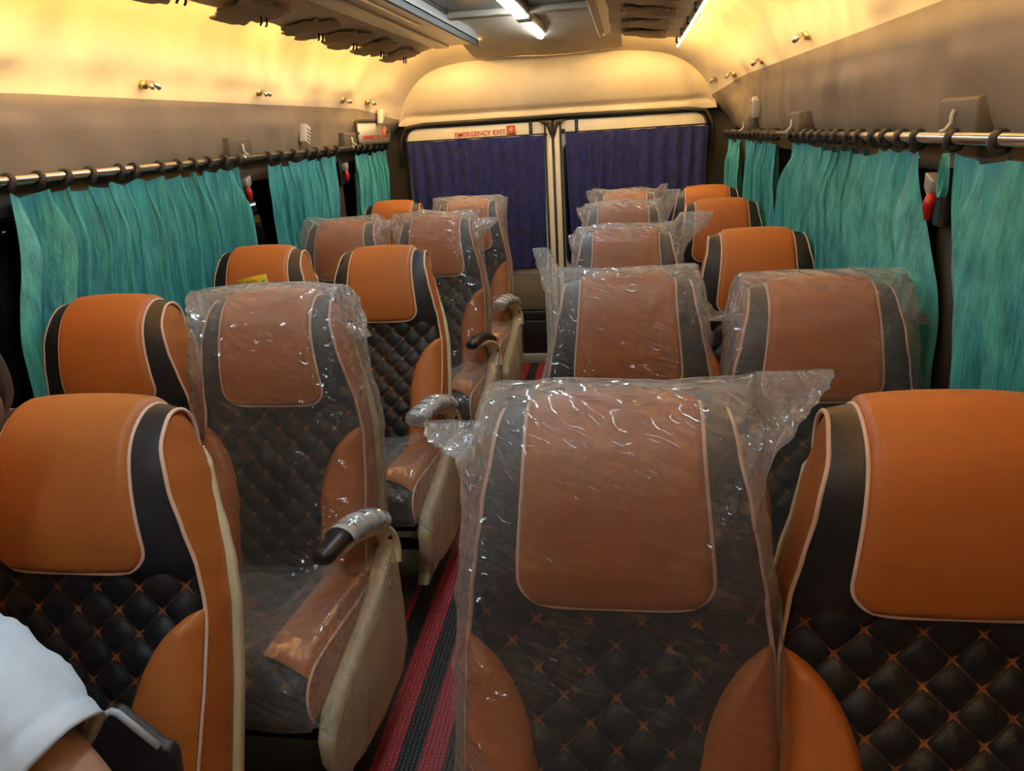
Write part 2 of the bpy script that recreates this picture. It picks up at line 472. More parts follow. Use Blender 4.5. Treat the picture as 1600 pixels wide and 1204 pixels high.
# ceiling side panels: rail + padded outer part with scalloped brown patches
def ceiling_panel(side):
    root = empty('ceiling_panel', (CX, 1.5, 1.93))
    nm = 'left' if side < 0 else 'right'
    tag(root, 'long padded ceiling panel with brown scalloped patches above the %s seats' % nm, 'ceiling panel')
    y0, y1 = YF-1.5, 4.42-1.5
    w_rail = 0.25 if side < 0 else 0.075
    xa, xb = (0.315, 0.315+w_rail)
    def bx(a, b, c, d, e, f): return MB().box(min(side*a, side*b), max(side*a, side*b), c, d, e, f)
    obj('rail', bx(xa, xb, y0, y1, 0.0, 0.075).mesh('rail', bevel=0.010), 'rail_grey', root)
    if side < 0:
        obj('rail_lip', bx(xa, xa+0.014, y0, y1, -0.016, 0.02).mesh('rail_lip', bevel=0.004), 'dark_trim', root)
        obj('rail_track', bx(xa+0.085, xa+0.100, y0, y1-0.9, -0.006, 0.01).mesh('rail_track', bevel=0.003), 'chrome', root)
        obj('rail_track', bx(xa+0.16, xa+0.24, y0, y1, -0.012, 0.01).mesh('rail_track', bevel=0.008), 'rail_grey', root)
    else:
        obj('rail_lip', bx(xa, xa+0.03, y0, y1, -0.014, 0.02).mesh('rail_lip', bevel=0.006), 'cream_vinyl', root)
    xo = 0.755
    def pad(u, v):
        x = xb - 0.01 + (xo-xb+0.01)*u
        y = y0 + (4.46-1.5-y0)*v
        z = 0.004 - 0.046*u - 0.006*nz(y*3.1, x*7, 3+side) - 0.004*ridge(y*6, x*3, 1)
        return (side*x, y, z)
    mb = MB().grid(22, 170, pad)
    mb.grid(2, 170, lambda u, v: (side*(xo-0.0*u), y0+(4.46-1.5-y0)*v, pad(1, v)[2]*(1-u) + 0.010*u))
    mb.grid(4, 170, lambda u, v: (side*(xb + (xo-xb)*u), y0+(4.46-1.5-y0)*v, 0.010 + 0.02*(1-u)))
    obj('padding', mb.mesh('padding', fix=False), 'cream_vinyl', root)
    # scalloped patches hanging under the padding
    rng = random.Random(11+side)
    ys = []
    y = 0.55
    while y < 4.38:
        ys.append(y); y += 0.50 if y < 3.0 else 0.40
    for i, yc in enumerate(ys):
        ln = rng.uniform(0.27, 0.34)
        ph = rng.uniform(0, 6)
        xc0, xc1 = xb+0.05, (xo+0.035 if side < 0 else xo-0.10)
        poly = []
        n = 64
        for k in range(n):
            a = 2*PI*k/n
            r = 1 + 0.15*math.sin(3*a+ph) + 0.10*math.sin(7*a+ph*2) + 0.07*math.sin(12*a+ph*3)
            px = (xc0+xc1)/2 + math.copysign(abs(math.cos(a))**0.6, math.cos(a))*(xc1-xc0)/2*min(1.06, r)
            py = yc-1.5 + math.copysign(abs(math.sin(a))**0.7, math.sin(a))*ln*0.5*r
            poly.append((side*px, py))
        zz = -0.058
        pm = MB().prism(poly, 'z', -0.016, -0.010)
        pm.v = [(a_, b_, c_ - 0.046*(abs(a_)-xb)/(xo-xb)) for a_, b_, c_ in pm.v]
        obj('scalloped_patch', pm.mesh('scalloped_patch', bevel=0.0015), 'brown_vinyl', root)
        for q in (-0.02, 0.02):
            obj('hook', MB().tube([(side*(xo-0.05), yc-1.5+q+0.10, zz+0.01), (side*(xo-0.05), yc-1.5+q+0.10, zz-0.010), (side*(xo-0.044), yc-1.5+q+0.10, zz-0.018)], 0.004, 6), 'dark_metal', root)
    return root
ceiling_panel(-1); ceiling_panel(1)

# cove LED strips on top of the panels (hidden behind their outer edges)
for side in (-1, 1):
    nm = 'left' if side < 0 else 'right'
    o = obj('led_strip', MB().box(-0.002, 0.002, YF+0.1-1.5, 4.80-1.5, -0.0025, 0.0025).mesh('led_strip'), 'warm_led', None, (CX+side*0.688, 1.5, 1.994 if side < 0 else 1.993))
    tag(o, 'warm LED strip hidden in the %s ceiling cove' % nm, 'light strip')
for side in (-1, 1):
    nm = 'left' if side < 0 else 'right'
    o = obj('led_strip', MB().box(-0.205, 0.205, -0.0016, 0.0016, -0.0016, 0.0016).mesh('led_strip'), 'warm_led', None, (CX+side*0.535, 4.478, 1.957))
    tag(o, 'short warm LED strip behind the rear end of the %s ceiling panel' % nm, 'light strip')
# the tube seen along the outer edge of the right panel
t = empty('tube_light', (CX+0.735, 4.0, 1.874)); tag(t, 'thin warm tube light along the outer edge of the right ceiling panel', 'tube light')
obj('tube', MB().tube([(0, -1.15, 0), (0, 0.78, 0)], 0.0055, 8), 'warm_tube', t)
obj('holder', MB().box(-0.009, 0.004, -1.15, 0.78, 0.003, 0.013).mesh('holder'), 'white_plastic', t)

# white battens on the centre line
BAT = [(3.80, 4.62, 'farthest white tube light on the ceiling, nearest the rear doors'), (2.86, 3.70, 'white tube light in front of the farthest one, under the dark roof hatch'),
       (1.92, 2.76, 'white tube light overhead in the middle of the aisle'), (0.98, 1.82, 'white tube light overhead above the front seat row'), (0.04, 0.88, 'white tube light overhead right above the camera'), (-0.9, -0.06, 'white tube light overhead behind the camera')]
for (a, b, lb) in BAT:
    t = empty('batten_light', (CX+0.01, (a+b)/2, 1.975)); tag(t, lb, 'tube light', 'white tube lights along the ceiling')
    hl = (b-a)/2
    obj('housing', MB().box(-0.028, 0.034, -hl-0.03, hl+0.03, -0.018, 0.012).mesh('housing', bevel=0.006), 'rail_grey', t)
    lens = [(-0.030, -0.004), (-0.031, -0.020), (-0.022, -0.031), (-0.006, -0.034), (0.008, -0.030), (0.012, -0.018)]
    obj('lens', MB().prism(lens, 'y', -hl+0.01, hl-0.01).mesh('lens'), 'cool_led', t)
    for s in (-1, 1):
        obj('end_cap', MB().box(-0.034, 0.036, s*hl-0.014, s*hl+0.014, -0.036, 0.012).mesh('end_cap', bevel=0.008), 'white_plastic', t)

# rear bulkhead: padded arched panel
def bulk_top(X):
    e = abs(X)/0.965
    return 1.905 - 0.012*e*e - 0.33*max(0, (e-0.80)/0.20)**2.6 if e < 1 else 1.55
def bulk(u, v):
    X = (-0.965 + 1.93*u)
    X = math.copysign(abs(X/0.965)**0.92, X)*0.965
    zt = bulk_top(X); zb = 1.545
    z = zb + (zt-zb)*v
    y = YR-0.03 - 0.055*math.sin(PI*min(1, max(0, (z-1.60)/0.30)))**0.7 * (1-(abs(X)/0.985)**8) - 0.012*nz(X*2.5, z*4, 8) 
    y += 0.018*math.exp(-((z-1.60)/0.012)**2)
    if z < 1.585: y -= 0.018
    return (CX+0.01+X, y, z)
struct('wall_rear', MB().grid(70, 40, bulk).mesh('wall_rear'), 'cream_vinyl')
# closing surfaces behind: corners between side walls and doors
def rear_close(u, v):
    X = -1.2 + 2.4*u
    return (CX+X, YR+0.04, 0.0 + 2.09*v)
struct('wall_rear_back', MB().grid(6, 6, rear_close).mesh('wall_rear_back'), 'dark_trim')
# front bulkhead behind the camera
struct('wall_front', MB().grid(4, 4, lambda u, v: (CX-1.25+2.5*u, YF, 2.1*v)).mesh('wall_front'), 'dark_trim')

# side walls below the padding: sill panel, windows, pillars
def side_lower(side):
    nm = 'left' if side < 0 else 'right'
    xw = 1.20
    def sx(y): return CX + side*(xw - 0.055*sstep(1.5, 5.0, y))
    def lower(u, v):
        y = YF + (YR+0.05-YF)*v
        z = 0.80*u
        return (sx(y) + side*0.02*math.sin(PI*u), y, z)
    struct('wall_%s_lower' % nm, MB().grid(6, 40, lower).mesh('lower'), 'tan_vinyl')
    struct('wall_%s_header' % nm, MB().grid(2, 30, lambda u, v: (sx(YF+(YR-YF)*v)-side*(0.015), YF+(YR-YF)*v, 1.34+0.10*u)).mesh('header'), 'dark_trim')
    # window panes between pillars
    pil = [(-0.9, -0.72), (0.72, 0.90), (3.10, 3.26) if side < 0 else (1.80, 1.98), (4.18, 4.36) if side < 0 else (3.02, 3.20), (4.92, 5.05)]
    if side > 0: pil.insert(4, (4.16, 4.30))
    edges = [YF] + [e for p in pil for e in p]
    for i, (a, b) in enumerate(pil):
        ya, yb = a, b
        mb = MB().prism([(sx((ya+yb)/2)-side*0.02, ya), (sx((ya+yb)/2)-side*0.02, yb), (sx((ya+yb)/2)+side*0.03, yb), (sx((ya+yb)/2)+side*0.03, ya)], 'z', 0.70, 1.44)
        struct('pillar_%s_%d' % (nm, i+1), mb.mesh('pillar', bevel=0.008), 'pillar')
    prev = YF
    k = 1
    for (a, b) in pil:
        if a - prev > 0.2:
            y0, y1 = prev-0.02, a+0.02
            x0, x1 = sx(y0)+side*0.012, sx(y1)+side*0.012
            mb = MB(); mb.v = [(x0, y0, 0.74), (x1, y1, 0.74), (x1, y1, 1.43), (x0, y0, 1.43), (x0+side*0.006, y0, 0.74), (x1+side*0.006, y1, 0.74), (x1+side*0.006, y1, 1.43), (x0+side*0.006, y0, 1.43)]
            mb.f = [(0,1,2,3), (7,6,5,4), (0,4,5,1), (1,5,6,2), (2,6,7,3), (3,7,4,0)]
            w = struct('window_%s_%d' % (nm, k), mb.mesh('window'), 'window_black')
            f = MB()
            for zz in (0.80, 1.36): f.tube([(x0-side*0.004, y0, zz), (x1-side*0.004, y1, zz)], 0.010, 6)
            obj('window_seal', f, 'rubber', w)
            k += 1
        prev = b
side_lower(-1); side_lower(1)

# ================================================================== rear doors
def rounded(x0, x1, z0, z1, r, n=6, corners=(1, 1, 1, 1)):
    out = []
    for (cx, cz, a0, on) in ((x1-r, z1-r, 0, corners[0]), (x0+r, z1-r, 90, corners[1]), (x0+r, z0+r, 180, corners[2]), (x1-r, z0+r, 270, corners[3])):
        if on:
            for k in range(n+1):
                a = math.radians(a0 + 90*k/n); out.append((cx+r*math.cos(a), cz+r*math.sin(a)))
        else:
            out.append({0: (x1, z1), 90: (x0, z1), 180: (x0, z0), 270: (x1, z0)}[a0])
    return out
def frame_mesh(outer, inner, y0, y1):
    mb = MB(); n = len(outer)
    for poly in (outer, inner):
        for y in (y0, y1):
            mb.v += [(p[0], y, p[1]) for p in poly]
    o0, o1, i0, i1 = 0, n, 2*n, 3*n
    for k in range(n):
        q = (k+1) % n
        mb.f += [(o0+k, o0+q, i0+q, i0+k), (o1+q, o1+k, i1+k, i1+q), (o0+q, o0+k, o1+k, o1+q), (i0+k, i0+q, i1+q, i1+k)]
    return mb
def text_mesh(s, size, depth=0.001, bold=0.0):
    cu = bpy.data.curves.new('txt', 'FONT'); cu.body = s; cu.size = size; cu.extrude = depth; cu.offset = bold
    cu.align_x = 'CENTER'
    to = bpy.data.objects.new('txt', cu); COL.objects.link(to)
    dg = bpy.context.evaluated_depsgraph_get()
    me = bpy.data.meshes.new_from_object(to.evaluated_get(dg))
    bpy.data.objects.remove(to)
    return me
def exit_man(parent, x, y, z, s, rot=(PI/2, 0, 0)):
    """flat running-man pictogram: red square with a pale figure"""
    g = obj('sign_square', MB().prism(rounded(-s/2, s/2, -s/2, s/2, s*0.06), 'z', 0, 0.0015).mesh('sign_square'), 'red_print', parent, (x, y, z), rot)
    fig = MB()
    def bar(a, b, w):
        a, b = Vector((a[0], a[1])), Vector((b[0], b[1])); d = (b-a).normalized(); p = Vector((-d.y, d.x))*w/2
        fig.prism([tuple((a+p)*s), tuple((b+p)*s), tuple((b-p)*s), tuple((a-p)*s)], 'z', 0.0016, 0.003)
    fig.prism([((0.06+0.085*math.cos(k*PI/5))*s, (0.30+0.085*math.sin(k*PI/5))*s) for k in range(10)], 'z', 0.0016, 0.003)
    bar((0.03, 0.19), (-0.05, -0.06), 0.15); bar((0.02, 0.17), (0.20, 0.06), 0.07); bar((0.20, 0.06), (0.27, 0.15), 0.06)
    bar((-0.0, 0.17), (-0.20, 0.12), 0.07); bar((-0.20, 0.12), (-0.26, -0.02), 0.06)
    bar((-0.04, -0.04), (0.12, -0.16), 0.09); bar((0.12, -0.16), (0.08, -0.36), 0.08)
    bar((-0.05, -0.04), (-0.14, -0.22), 0.09); bar((-0.14, -0.22), (-0.34, -0.26), 0.08)
    obj('running_figure', fig.mesh('running_figure'), 'door_white', g)
    return g
def rear_door(side, label):
    root = empty('rear_door', (CX+side*0.48, YR-0.02, 0)); tag(root, label, 'door')
    x0, x1 = -0.435, 0.455
    if side > 0: x0, x1 = -0.455, 0.435
    outer = rounded(x0, x1, 0.05, 1.528, 0.075)
    inner = rounded(x0+0.045, x1-0.045, 0.64, 1.40, 0.06)
    # outer has the same vertex count as inner
    obj('panel', frame_mesh(outer, inner, -0.012, 0.03).mesh('panel', bevel=0.006), 'door_white', root)
    obj('glass', MB().prism(inner, 'y', 0.012, 0.02).mesh('glass'), 'window_black', root)
    obj('window_seal', MB().tube([(p[0], -0.012, p[1]) for p in inner], 0.009, 6, closed=True), 'rubber', root)
    obj('door_seal', MB().tube([(p[0]*1.012, -0.004, p[1]+0.004) for p in outer], 0.011, 6, closed=True), 'rubber', root)
    # lower trim seen over the aisle
    obj('lower_trim', MB().box(x0+0.03, x1-0.06, -0.035, -0.012, 0.36, 0.60).mesh('lower_trim', bevel=0.008), 'rear_tan', root)
    obj('step_panel', MB().box(x0+0.03, x1-0.06, -0.05, -0.012, 0.30, 0.355).mesh('step_panel', bevel=0.004), 'black_plastic', root)
    obj('kick_panel', MB().box(x0+0.03, x1-0.06, -0.05, -0.012, 0.075, 0.292).mesh('kick_panel', bevel=0.004), 'black_plastic', root)
    obj('sill', MB().box(x0+0.01, x1-0.02, -0.06, -0.0, 0.0, 0.07).mesh('sill', bevel=0.004), 'rear_grey', root)
    # hinged stay plate near the top
    xb = (0.455-0.105) if side < 0 else (-0.455+0.125)
    br = obj('stay_plate', MB().prism(rounded(xb-0.010, xb+0.010, 1.45, 1.53, 0.008), 'y', -0.022, -0.012).mesh('stay_plate', bevel=0.002), 'dark_metal', root)
    for q in (1.465, 1.48, 1.495): obj('bolt', MB().tube([(xb, -0.026, q), (xb, -0.021, q)], 0.004, 8), 'chrome', br)
    return root
dl = rear_door(-1, 'cream rear door with emergency exit lettering behind the left navy curtain')
dr = rear_door(1, 'cream rear door behind the right navy curtain')
# lettering on the left door
tm = text_mesh('EMERGENCY EXIT', 0.040, 0.001, 0.0006)
obj('lettering', tm, 'red_print', dl, (0.035, -0.0145, 1.464), (PI/2, -0.012, 0))
plate = obj('sign_plate', MB().prism(rounded(0.195, 0.262, 1.452, 1.520, 0.004), 'y', -0.0140, -0.0122).mesh('sign_plate'), 'white_plastic', dl)
exit_man(dl, 0.2285, -0.0142, 1.486, 0.054)
obj('lock', MB().box(-0.448, -0.40, -0.03, -0.01, 1.455, 1.475).mesh('lock', bevel=0.003), 'dark_metal', dr)
obj('lock', MB().box(-0.432, -0.424, -0.03, -0.01, 1.43, 1.50).mesh('lock', bevel=0.002), 'dark_metal', dr)
# middle post
po = empty('door_post', (CX+0.005, YR-0.035, 0)); tag(po, 'cream centre post with dark rubber seals between the two rear doors', 'post')
for s in (-1, 1):
    obj('post_half', MB().box(s*0.024-0.017, s*0.024+0.017, -0.02, 0.02, 0.0, 1.53).mesh('post_half', bevel=0.007), 'door_white', po)
    obj('gusset', MB().prism([(s*0.008, 1.53), (s*0.085, 1.53), (s*0.040, 1.505), (s*0.018, 1.45), (s*0.008, 1.43)], 'y', -0.026, -0.014).mesh('gusset'), 'dark_trim', po)
    obj('seal', MB().tube([(s*0.046, -0.014, 0.0), (s*0.046, -0.014, 1.52)], 0.007, 6), 'rubber', po)
obj('seal', MB().tube([(0, -0.016, 0.0), (0, -0.016, 1.52)], 0.006, 6), 'rubber', po)
for z in (0.62, 0.58): obj('screw', MB().tube([(-0.026, -0.026, z), (-0.026, -0.019, z)], 0.007, 8), 'dark_metal', po)
# dark header over the doors
struct('trim_4', MB().tube([(CX-0.955, YR-0.04, 1.30), (CX-0.95, YR-0.04, 1.47), (CX-0.91, YR-0.045, 1.535), (CX-0.80, YR-0.05, 1.548), (CX, YR-0.05, 1.552), (CX+0.80, YR-0.05, 1.548), (CX+0.91, YR-0.045, 1.535), (CX+0.95, YR-0.04, 1.47), (CX+0.955, YR-0.04, 1.30)], 0.012, 8).mesh('trim_4'), 'rubber')

# navy curtains on the rear doors
def navy(x0, x1, zt, zb, label, seed):
    root = empty('rear_curtain', ((x0+x1)/2, YR-0.075, zt)); tag(root, label, 'curtain', 'navy curtains on the rear doors')
    W = x1-x0; H = zt-zb
    def fn(u, v):
        f = 0.013*math.sin(u*W*2*PI/0.075 + 2.2*nz(u*3, v*0.8, seed)) * (0.55+0.45*v)
        f += 0.010*nz(u*7, v*1.5, seed+3) + 0.004*nz(u*22, v*9, seed+5)
        x = -W/2 + W*u + 0.012*nz(v*2, seed, u*2)*(1 if 0.02 < u < 0.98 else 1)
        x -= math.copysign(0.018*v*(abs(u-0.5)*2)**3, u-0.5)
        z = -H*v - 0.012*math.sin(u*6+seed)*v - 0.006*nz(u*11, seed, 1)*sstep(0.0, 0.1, 1-v)
        if v < 0.04: f *= 0.5
        return (x, f, z)
    obj('cloth', MB().grid(170, 60, fn), 'navy_cloth', root)
    obj('wire', MB().tube([(-W/2-0.015, 0.004, 0.004), (W/2+0.015, 0.004, 0.006)], 0.004, 6), 'dark_metal', root)
    for s in (-1, 1): obj('wire_end', MB().tube([(s*(W/2+0.012), 0.0, 0.004), (s*(W/2+0.012), 0.055, 0.004)], 0.006, 8), 'dark_metal', root)
navy(-1.372, -0.515, 1.447, 0.655, 'navy blue curtain on the left rear door below the emergency exit sign', 3)
navy(-0.388, 0.458, 1.450, 0.62, 'navy blue curtain on the right rear door', 9)

# ================================================================== curtain rods and teal curtains
RODL = (Vector((-1.600, 1.863, 1.436)), Vector((-1.503, 5.0, 1.446)))
RODR = (Vector((0.665, 1.516, 1.421)), Vector((0.559, 5.05, 1.399)))
def rod_at(side, y):
    a, b = RODL if side < 0 else RODR
    t = (y-a.y)/(b.y-a.y); return a + (b-a)*t
def rod(side, boxes):
    nm = 'left' if side < 0 else 'right'
    p0 = rod_at(side, -0.6); p1 = rod_at(side, 4.97)
    root = empty('curtain_rod', p0); tag(root, 'chrome curtain rod along the %s windows with grey bracket boxes' % nm, 'curtain rod')
    obj('tube', MB().tube([(0, 0, 0), p1-p0], 0.0125, 14), 'chrome', root)
    for y in boxes:
        c = rod_at(side, y) - p0
        w = 0.098
        xi, xo = c.x + side*0.004, c.x + side*0.09
        # wedge shaped cover above the rod
        poly = [(xi, c.z+0.012), (xi, c.z+0.075), (xi+side*0.012, c.z+0.082), (xo, c.z+0.082), (xo, c.z+0.0)]
        obj('bracket_box', MB().prism(poly, 'y', c.y-w, c.y+w).mesh('bracket_box', bevel=0.004), 'grey_box', root)
        obj('bracket_hook', MB().tube([(xi-side*0.004, c.y, c.z+0.055), (xi-side*0.008, c.y, c.z+0.045), (xi-side*0.008, c.y, c.z+0.03), (xi-side*0.02, c.y-0.006, c.z+0.016), (xi-side*0.03, c.y-0.008, c.z+0.0135)], 0.0042, 8), 'white_plastic', root)
        obj('clip', MB().tube([(c.x, c.y-0.012, c.z), (c.x, c.y+0.0, c.z)], 0.0150, 12), 'chrome', root)
rod(-1, (0.9, 3.136, 4.36)); rod(1, (0.4, 1.806, 3.266, 4.35))

def teal(side, y0, y1, yb0, yb1, zb, nring, folds, label, seed, fold_amp=0.030, loop=None):
    base = rod_at(side, (y0+y1)/2)
    root = empty('window_curtain', base); tag(root, label, 'curtain', 'teal curtains along the windows')
    drop0 = 0.030
    def top_pt(u): return rod_at(side, y0+(y1-y0)*u)
    def fn(u, v):
        p = top_pt(u)
        # gathers between rings: cloth edge dips and pushes out
        k = u*(nring-1); fr = k-int(k) if u < 1 else 1.0
        dip = math.sin(PI*fr)**0.8 * (0.020 + 0.016*nz(int(k)*1.7, seed, 0))
        yt = p.y; yb = yb0 + (yb1-yb0)*u
        e = sstep(0.0, 0.6, v)
        y = yt + (yb-yt)*e**1.3
        wv = u*folds + 0.35*nz(u*4, v*0.7, seed)
        s = math.sin(2*PI*wv)
        f = 1.9*fold_amp*(0.35 + 0.65*sstep(0, 0.25, v))*((abs(s)**0.6*math.copysign(1, s)) + 0.45)*(0.55+0.9*abs(nz(u*5.0, seed, 9)))
        f += 0.030*nz(u*3.3, v*1.3, seed+4)*v + 0.006*nz(u*26, v*6, seed+7) + 0.005*ridge(u*18, v*3+u*5, seed+2)
        y += 0.020*math.cos(2*PI*wv*1.0)*(1-abs(2*u-1)**6)
        z = p.z - drop0 - (p.z-drop0-zb)*v - dip*(1-v)**6
        f += -0.018*math.sin(PI*fr)*(1-v)**5
        x = p.x + side*(0.012) - side*f*0.9 + side*0.020*v
        return (x-base.x, y-base.y, z-base.z)
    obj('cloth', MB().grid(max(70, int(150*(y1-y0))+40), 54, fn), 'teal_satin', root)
    rm = None
    for i in range(nring):
        u = i/(nring-1); p = top_pt(u)-base
        jit = 0.045*nz(i*3.1, seed, 5)*(0 < i < nring-1)
        pts = []
        for a in range(14):
            an = 2*PI*a/14
            pts.append((math.cos(an)*0.0160, 0.004*math.sin(an*2), math.sin(an)*0.0185-0.004))
        if rm is None:
            rm = MB().tube(pts, 0.0058, 6, closed=True, flat=1.7).mesh('ring')
        obj('ring', rm, 'rubber', root, (p.x, p.y+jit, p.z), (0, 0, 0.35*nz(i, seed, 2)))
    if loop:
        # a slack loop of cloth pulled out of the heading
        c = top_pt(loop)-base
        mb = MB()
        def lp(u, v):
            a = 2*PI*u
            return (c.x - side*(0.050 + 0.012*v), c.y + 0.014*math.sin(a)*(1-0.5*math.cos(a)), c.z-0.066 + 0.042*math.cos(a))
        mb.grid(24, 4, lp, closed_u=True)
        obj('slack_loop', mb, 'teal_satin', root)
    return root
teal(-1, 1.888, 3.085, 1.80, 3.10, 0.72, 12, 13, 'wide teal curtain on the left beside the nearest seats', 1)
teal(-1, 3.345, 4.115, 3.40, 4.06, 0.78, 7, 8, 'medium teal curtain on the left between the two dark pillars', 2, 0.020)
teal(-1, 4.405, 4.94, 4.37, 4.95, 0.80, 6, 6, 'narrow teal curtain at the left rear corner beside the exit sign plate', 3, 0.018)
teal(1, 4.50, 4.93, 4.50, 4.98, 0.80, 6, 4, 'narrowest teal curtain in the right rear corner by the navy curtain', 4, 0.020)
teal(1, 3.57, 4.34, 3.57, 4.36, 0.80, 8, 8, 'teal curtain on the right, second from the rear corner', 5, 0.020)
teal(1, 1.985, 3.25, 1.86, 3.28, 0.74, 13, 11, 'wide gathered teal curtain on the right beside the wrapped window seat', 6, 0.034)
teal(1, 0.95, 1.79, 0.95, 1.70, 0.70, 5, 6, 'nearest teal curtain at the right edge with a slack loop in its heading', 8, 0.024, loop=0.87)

# ================================================================== small fittings on the walls
def hammer(side, y, z, label):
    x = CX + side*(1.168 - 0.055*sstep(1.5, 5.0, y))
    r = empty('emergency_light', (x, y, z)); tag(r, label, 'emergency light', 'red emergency fittings on the pillars')
    obj('backing', MB().box(min(0, -side*0.018), max(0, -side*0.018), -0.030, 0.030, -0.075, 0.055).mesh('backing', bevel=0.006), 'black_plastic', r)
    obj('clip', MB().prism([(-0.026, 0.03), (0.022, 0.045), (0.024, 0.012), (0.005, -0.004), (-0.020, 0.0)], 'x', min(-side*0.018, -side*0.045), max(-side*0.018, -side*0.045)).mesh('clip', bevel=0.004), 'rail_grey', r)
    obj('red_handle', MB().tube([(-side*0.034, -0.008, 0.0), (-side*0.040, -0.004, -0.025), (-side*0.036, 0.0, -0.058)], [0.011, 0.013, 0.009], 10), 'red_plastic', r)
hammer(-1, 3.165, 1.325, 'red handled emergency fitting on the left pillar beside the wide teal curtain')
hammer(-1, 4.30, 1.325, 'small red emergency fitting on the left pillar before the corner curtain')
hammer(1, 1.90, 1.300, 'red handled emergency fitting on the right pillar beside the nearest curtain')
hammer(1, 3.16, 1.300, 'small red emergency fitting behind the wide gathered right curtain')

def wall_x(side, y, z):
    # innermost padded wall X near (y,z)
    best = None
    for k in range(47):
        X, zz = prof(k/46)
        if best is None or abs(zz-z) < best[0]: best = (abs(zz-z), X)
    X = best[1] - 0.055*sstep(1.5, 5.0, y)
    X *= 1-0.115*sstep(4.45, YR-0.01, y)**1.6*(0.25+0.75*sstep(1.46, 1.70, z))
    X -= 0.012
    return CX + side*X
def stub(side, y, z, label, sc=1.25):
    x = wall_x(side, y, z) - side*0.020
    r = empty('wall_stub', (x, y, z)); tag(r, label, 'wall fitting', 'twin metal stubs on the cream upper walls')
    obj('backing', MB().tube([(side*0.03, 0, 0), (side*0.008, 0, 0)], 0.012*sc, 10), 'brass', r)
    for q in (-1, 1):
        obj('stub', MB().tube([(0, q*0.008*sc, 0.004), (-side*0.012*sc, q*0.014*sc, -0.002), (-side*0.02*sc, q*0.017*sc, -0.014*sc)], [0.006*sc, 0.0075*sc, 0.005*sc], 8), 'chrome', r)
LSTUB = [(2.53, 1.696, 'nearest twin metal stub on the left cream wall'), (3.335, 1.698, 'second twin metal stub along the left cream wall'), (4.30, 1.690, 'third twin metal stub along the left cream wall, one of a close pair'), (4.66, 1.688, 'last twin metal stub on the left cream wall by the rear corner')]
RSTUB = [(3.02, 1.735, 'nearest twin metal stub on the right cream wall'), (3.90, 1.718, 'second twin metal stub along the right cream wall'), (4.66, 1.705, 'third twin metal stub along the right cream wall'), (4.86, 1.695, 'last twin metal stub on the right cream wall by the rear corner')]
for (y, z, lb) in LSTUB: stub(-1, y, z, lb)
for (y, z, lb) in RSTUB: stub(1, y, z, lb)
def wbox(side, y, z, label, tilt):
    x = wall_x(side, y, z)-side*0.012
    r = empty('reading_switch', (x, y, z), 0); tag(r, label, 'switch')
    obj('body', MB().box(min(side*0.02, -side*0.018), max(side*0.02, -side*0.018), -0.028, 0.028, -0.045, 0.045).mesh('body', bevel=0.006), 'white_plastic', r)
    for k in range(4):
        obj('slot', MB().box(min(-side*0.0175, -side*0.0195), max(-side*0.0175, -side*0.0195), -0.018, 0.018, -0.034+k*0.017, -0.028+k*0.017).mesh('slot'), 'grey_box', r)
    r.rotation_euler = (tilt, 0, 0)
wbox(-1, 3.80, 1.523, 'small white slotted box on the brown left wall above the medium curtain', -0.35)
wbox(1, 4.20, 1.525, 'small white box on the right wall above the second curtain from the rear', 0.35)
r = empty('wall_bracket', (wall_x(-1, 4.82, 1.62)+0.015, 4.80, 1.615)); tag(r, 'white bent wall bracket above the exit sign plate', 'bracket')
obj('bracket_body', MB().prism([(-0.06, 0.03), (0.06, 0.03), (0.06, 0.005), (0.0, 0.0), (-0.07, -0.055), (-0.085, -0.045)], 'x', -0.01, 0.02).mesh('bracket_body', bevel=0.004), 'white_plastic', r)
# exit sign plate on the left wall near the rear corner
_p0, _p1 = wall_x(-1, 4.47, 1.51)+0.040, wall_x(-1, 4.90, 1.51)+0.065
r = empty('exit_sign_plate', ((_p0+_p1)/2, 4.685, 1.458)); tag(r, 'framed emergency exit sign plate on the left wall by the rear corner', 'sign')
pl = rounded(-0.215, 0.215, 0.0, 0.125, 0.03)
def toX(poly, x0, x1, nm, mat, bev=0.0):
    return obj(nm, MB().prism([(-p, q) for p, q in poly], 'x', x0, x1).mesh(nm, bevel=bev), mat, r)
toX(pl, -0.03, -0.012, 'plate', 'white_plastic')
obj('rim', MB().tube([(-0.012, p, q) for p, q in pl], 0.010, 8, closed=True), 'dark_trim', r)
tm2 = text_mesh('EMERGENCY EXIT', 0.028, 0.001, 0.0004)
obj('lettering', tm2, 'red_print', r, (-0.0105, -0.03, 0.025), (PI/2, 0, PI/2))
exit_man(r, -0.0112, 0.150, 0.066, 0.066, (PI/2, 0, PI/2))
for s in (-1, 1): obj('screw', MB().tube([(-0.013, s*0.193, 0.06), (-0.008, s*0.193, 0.06)], 0.008, 8), 'dark_metal', r)
r.rotation_euler = (0, 0, -math.atan2(_p1-_p0, 0.43))

# aisle mat
mt_o = obj('aisle_mat', MB().box(-0.235, 0.235, -3.1, 3.1, 0.0, 0.008).mesh('aisle_mat', bevel=0.002), 'striped_mat', None, (CX-0.03, 1.85, 0.001), (0, 0, 0.022))
tag(mt_o, 'red and black striped woven mat along the aisle floor', 'mat')

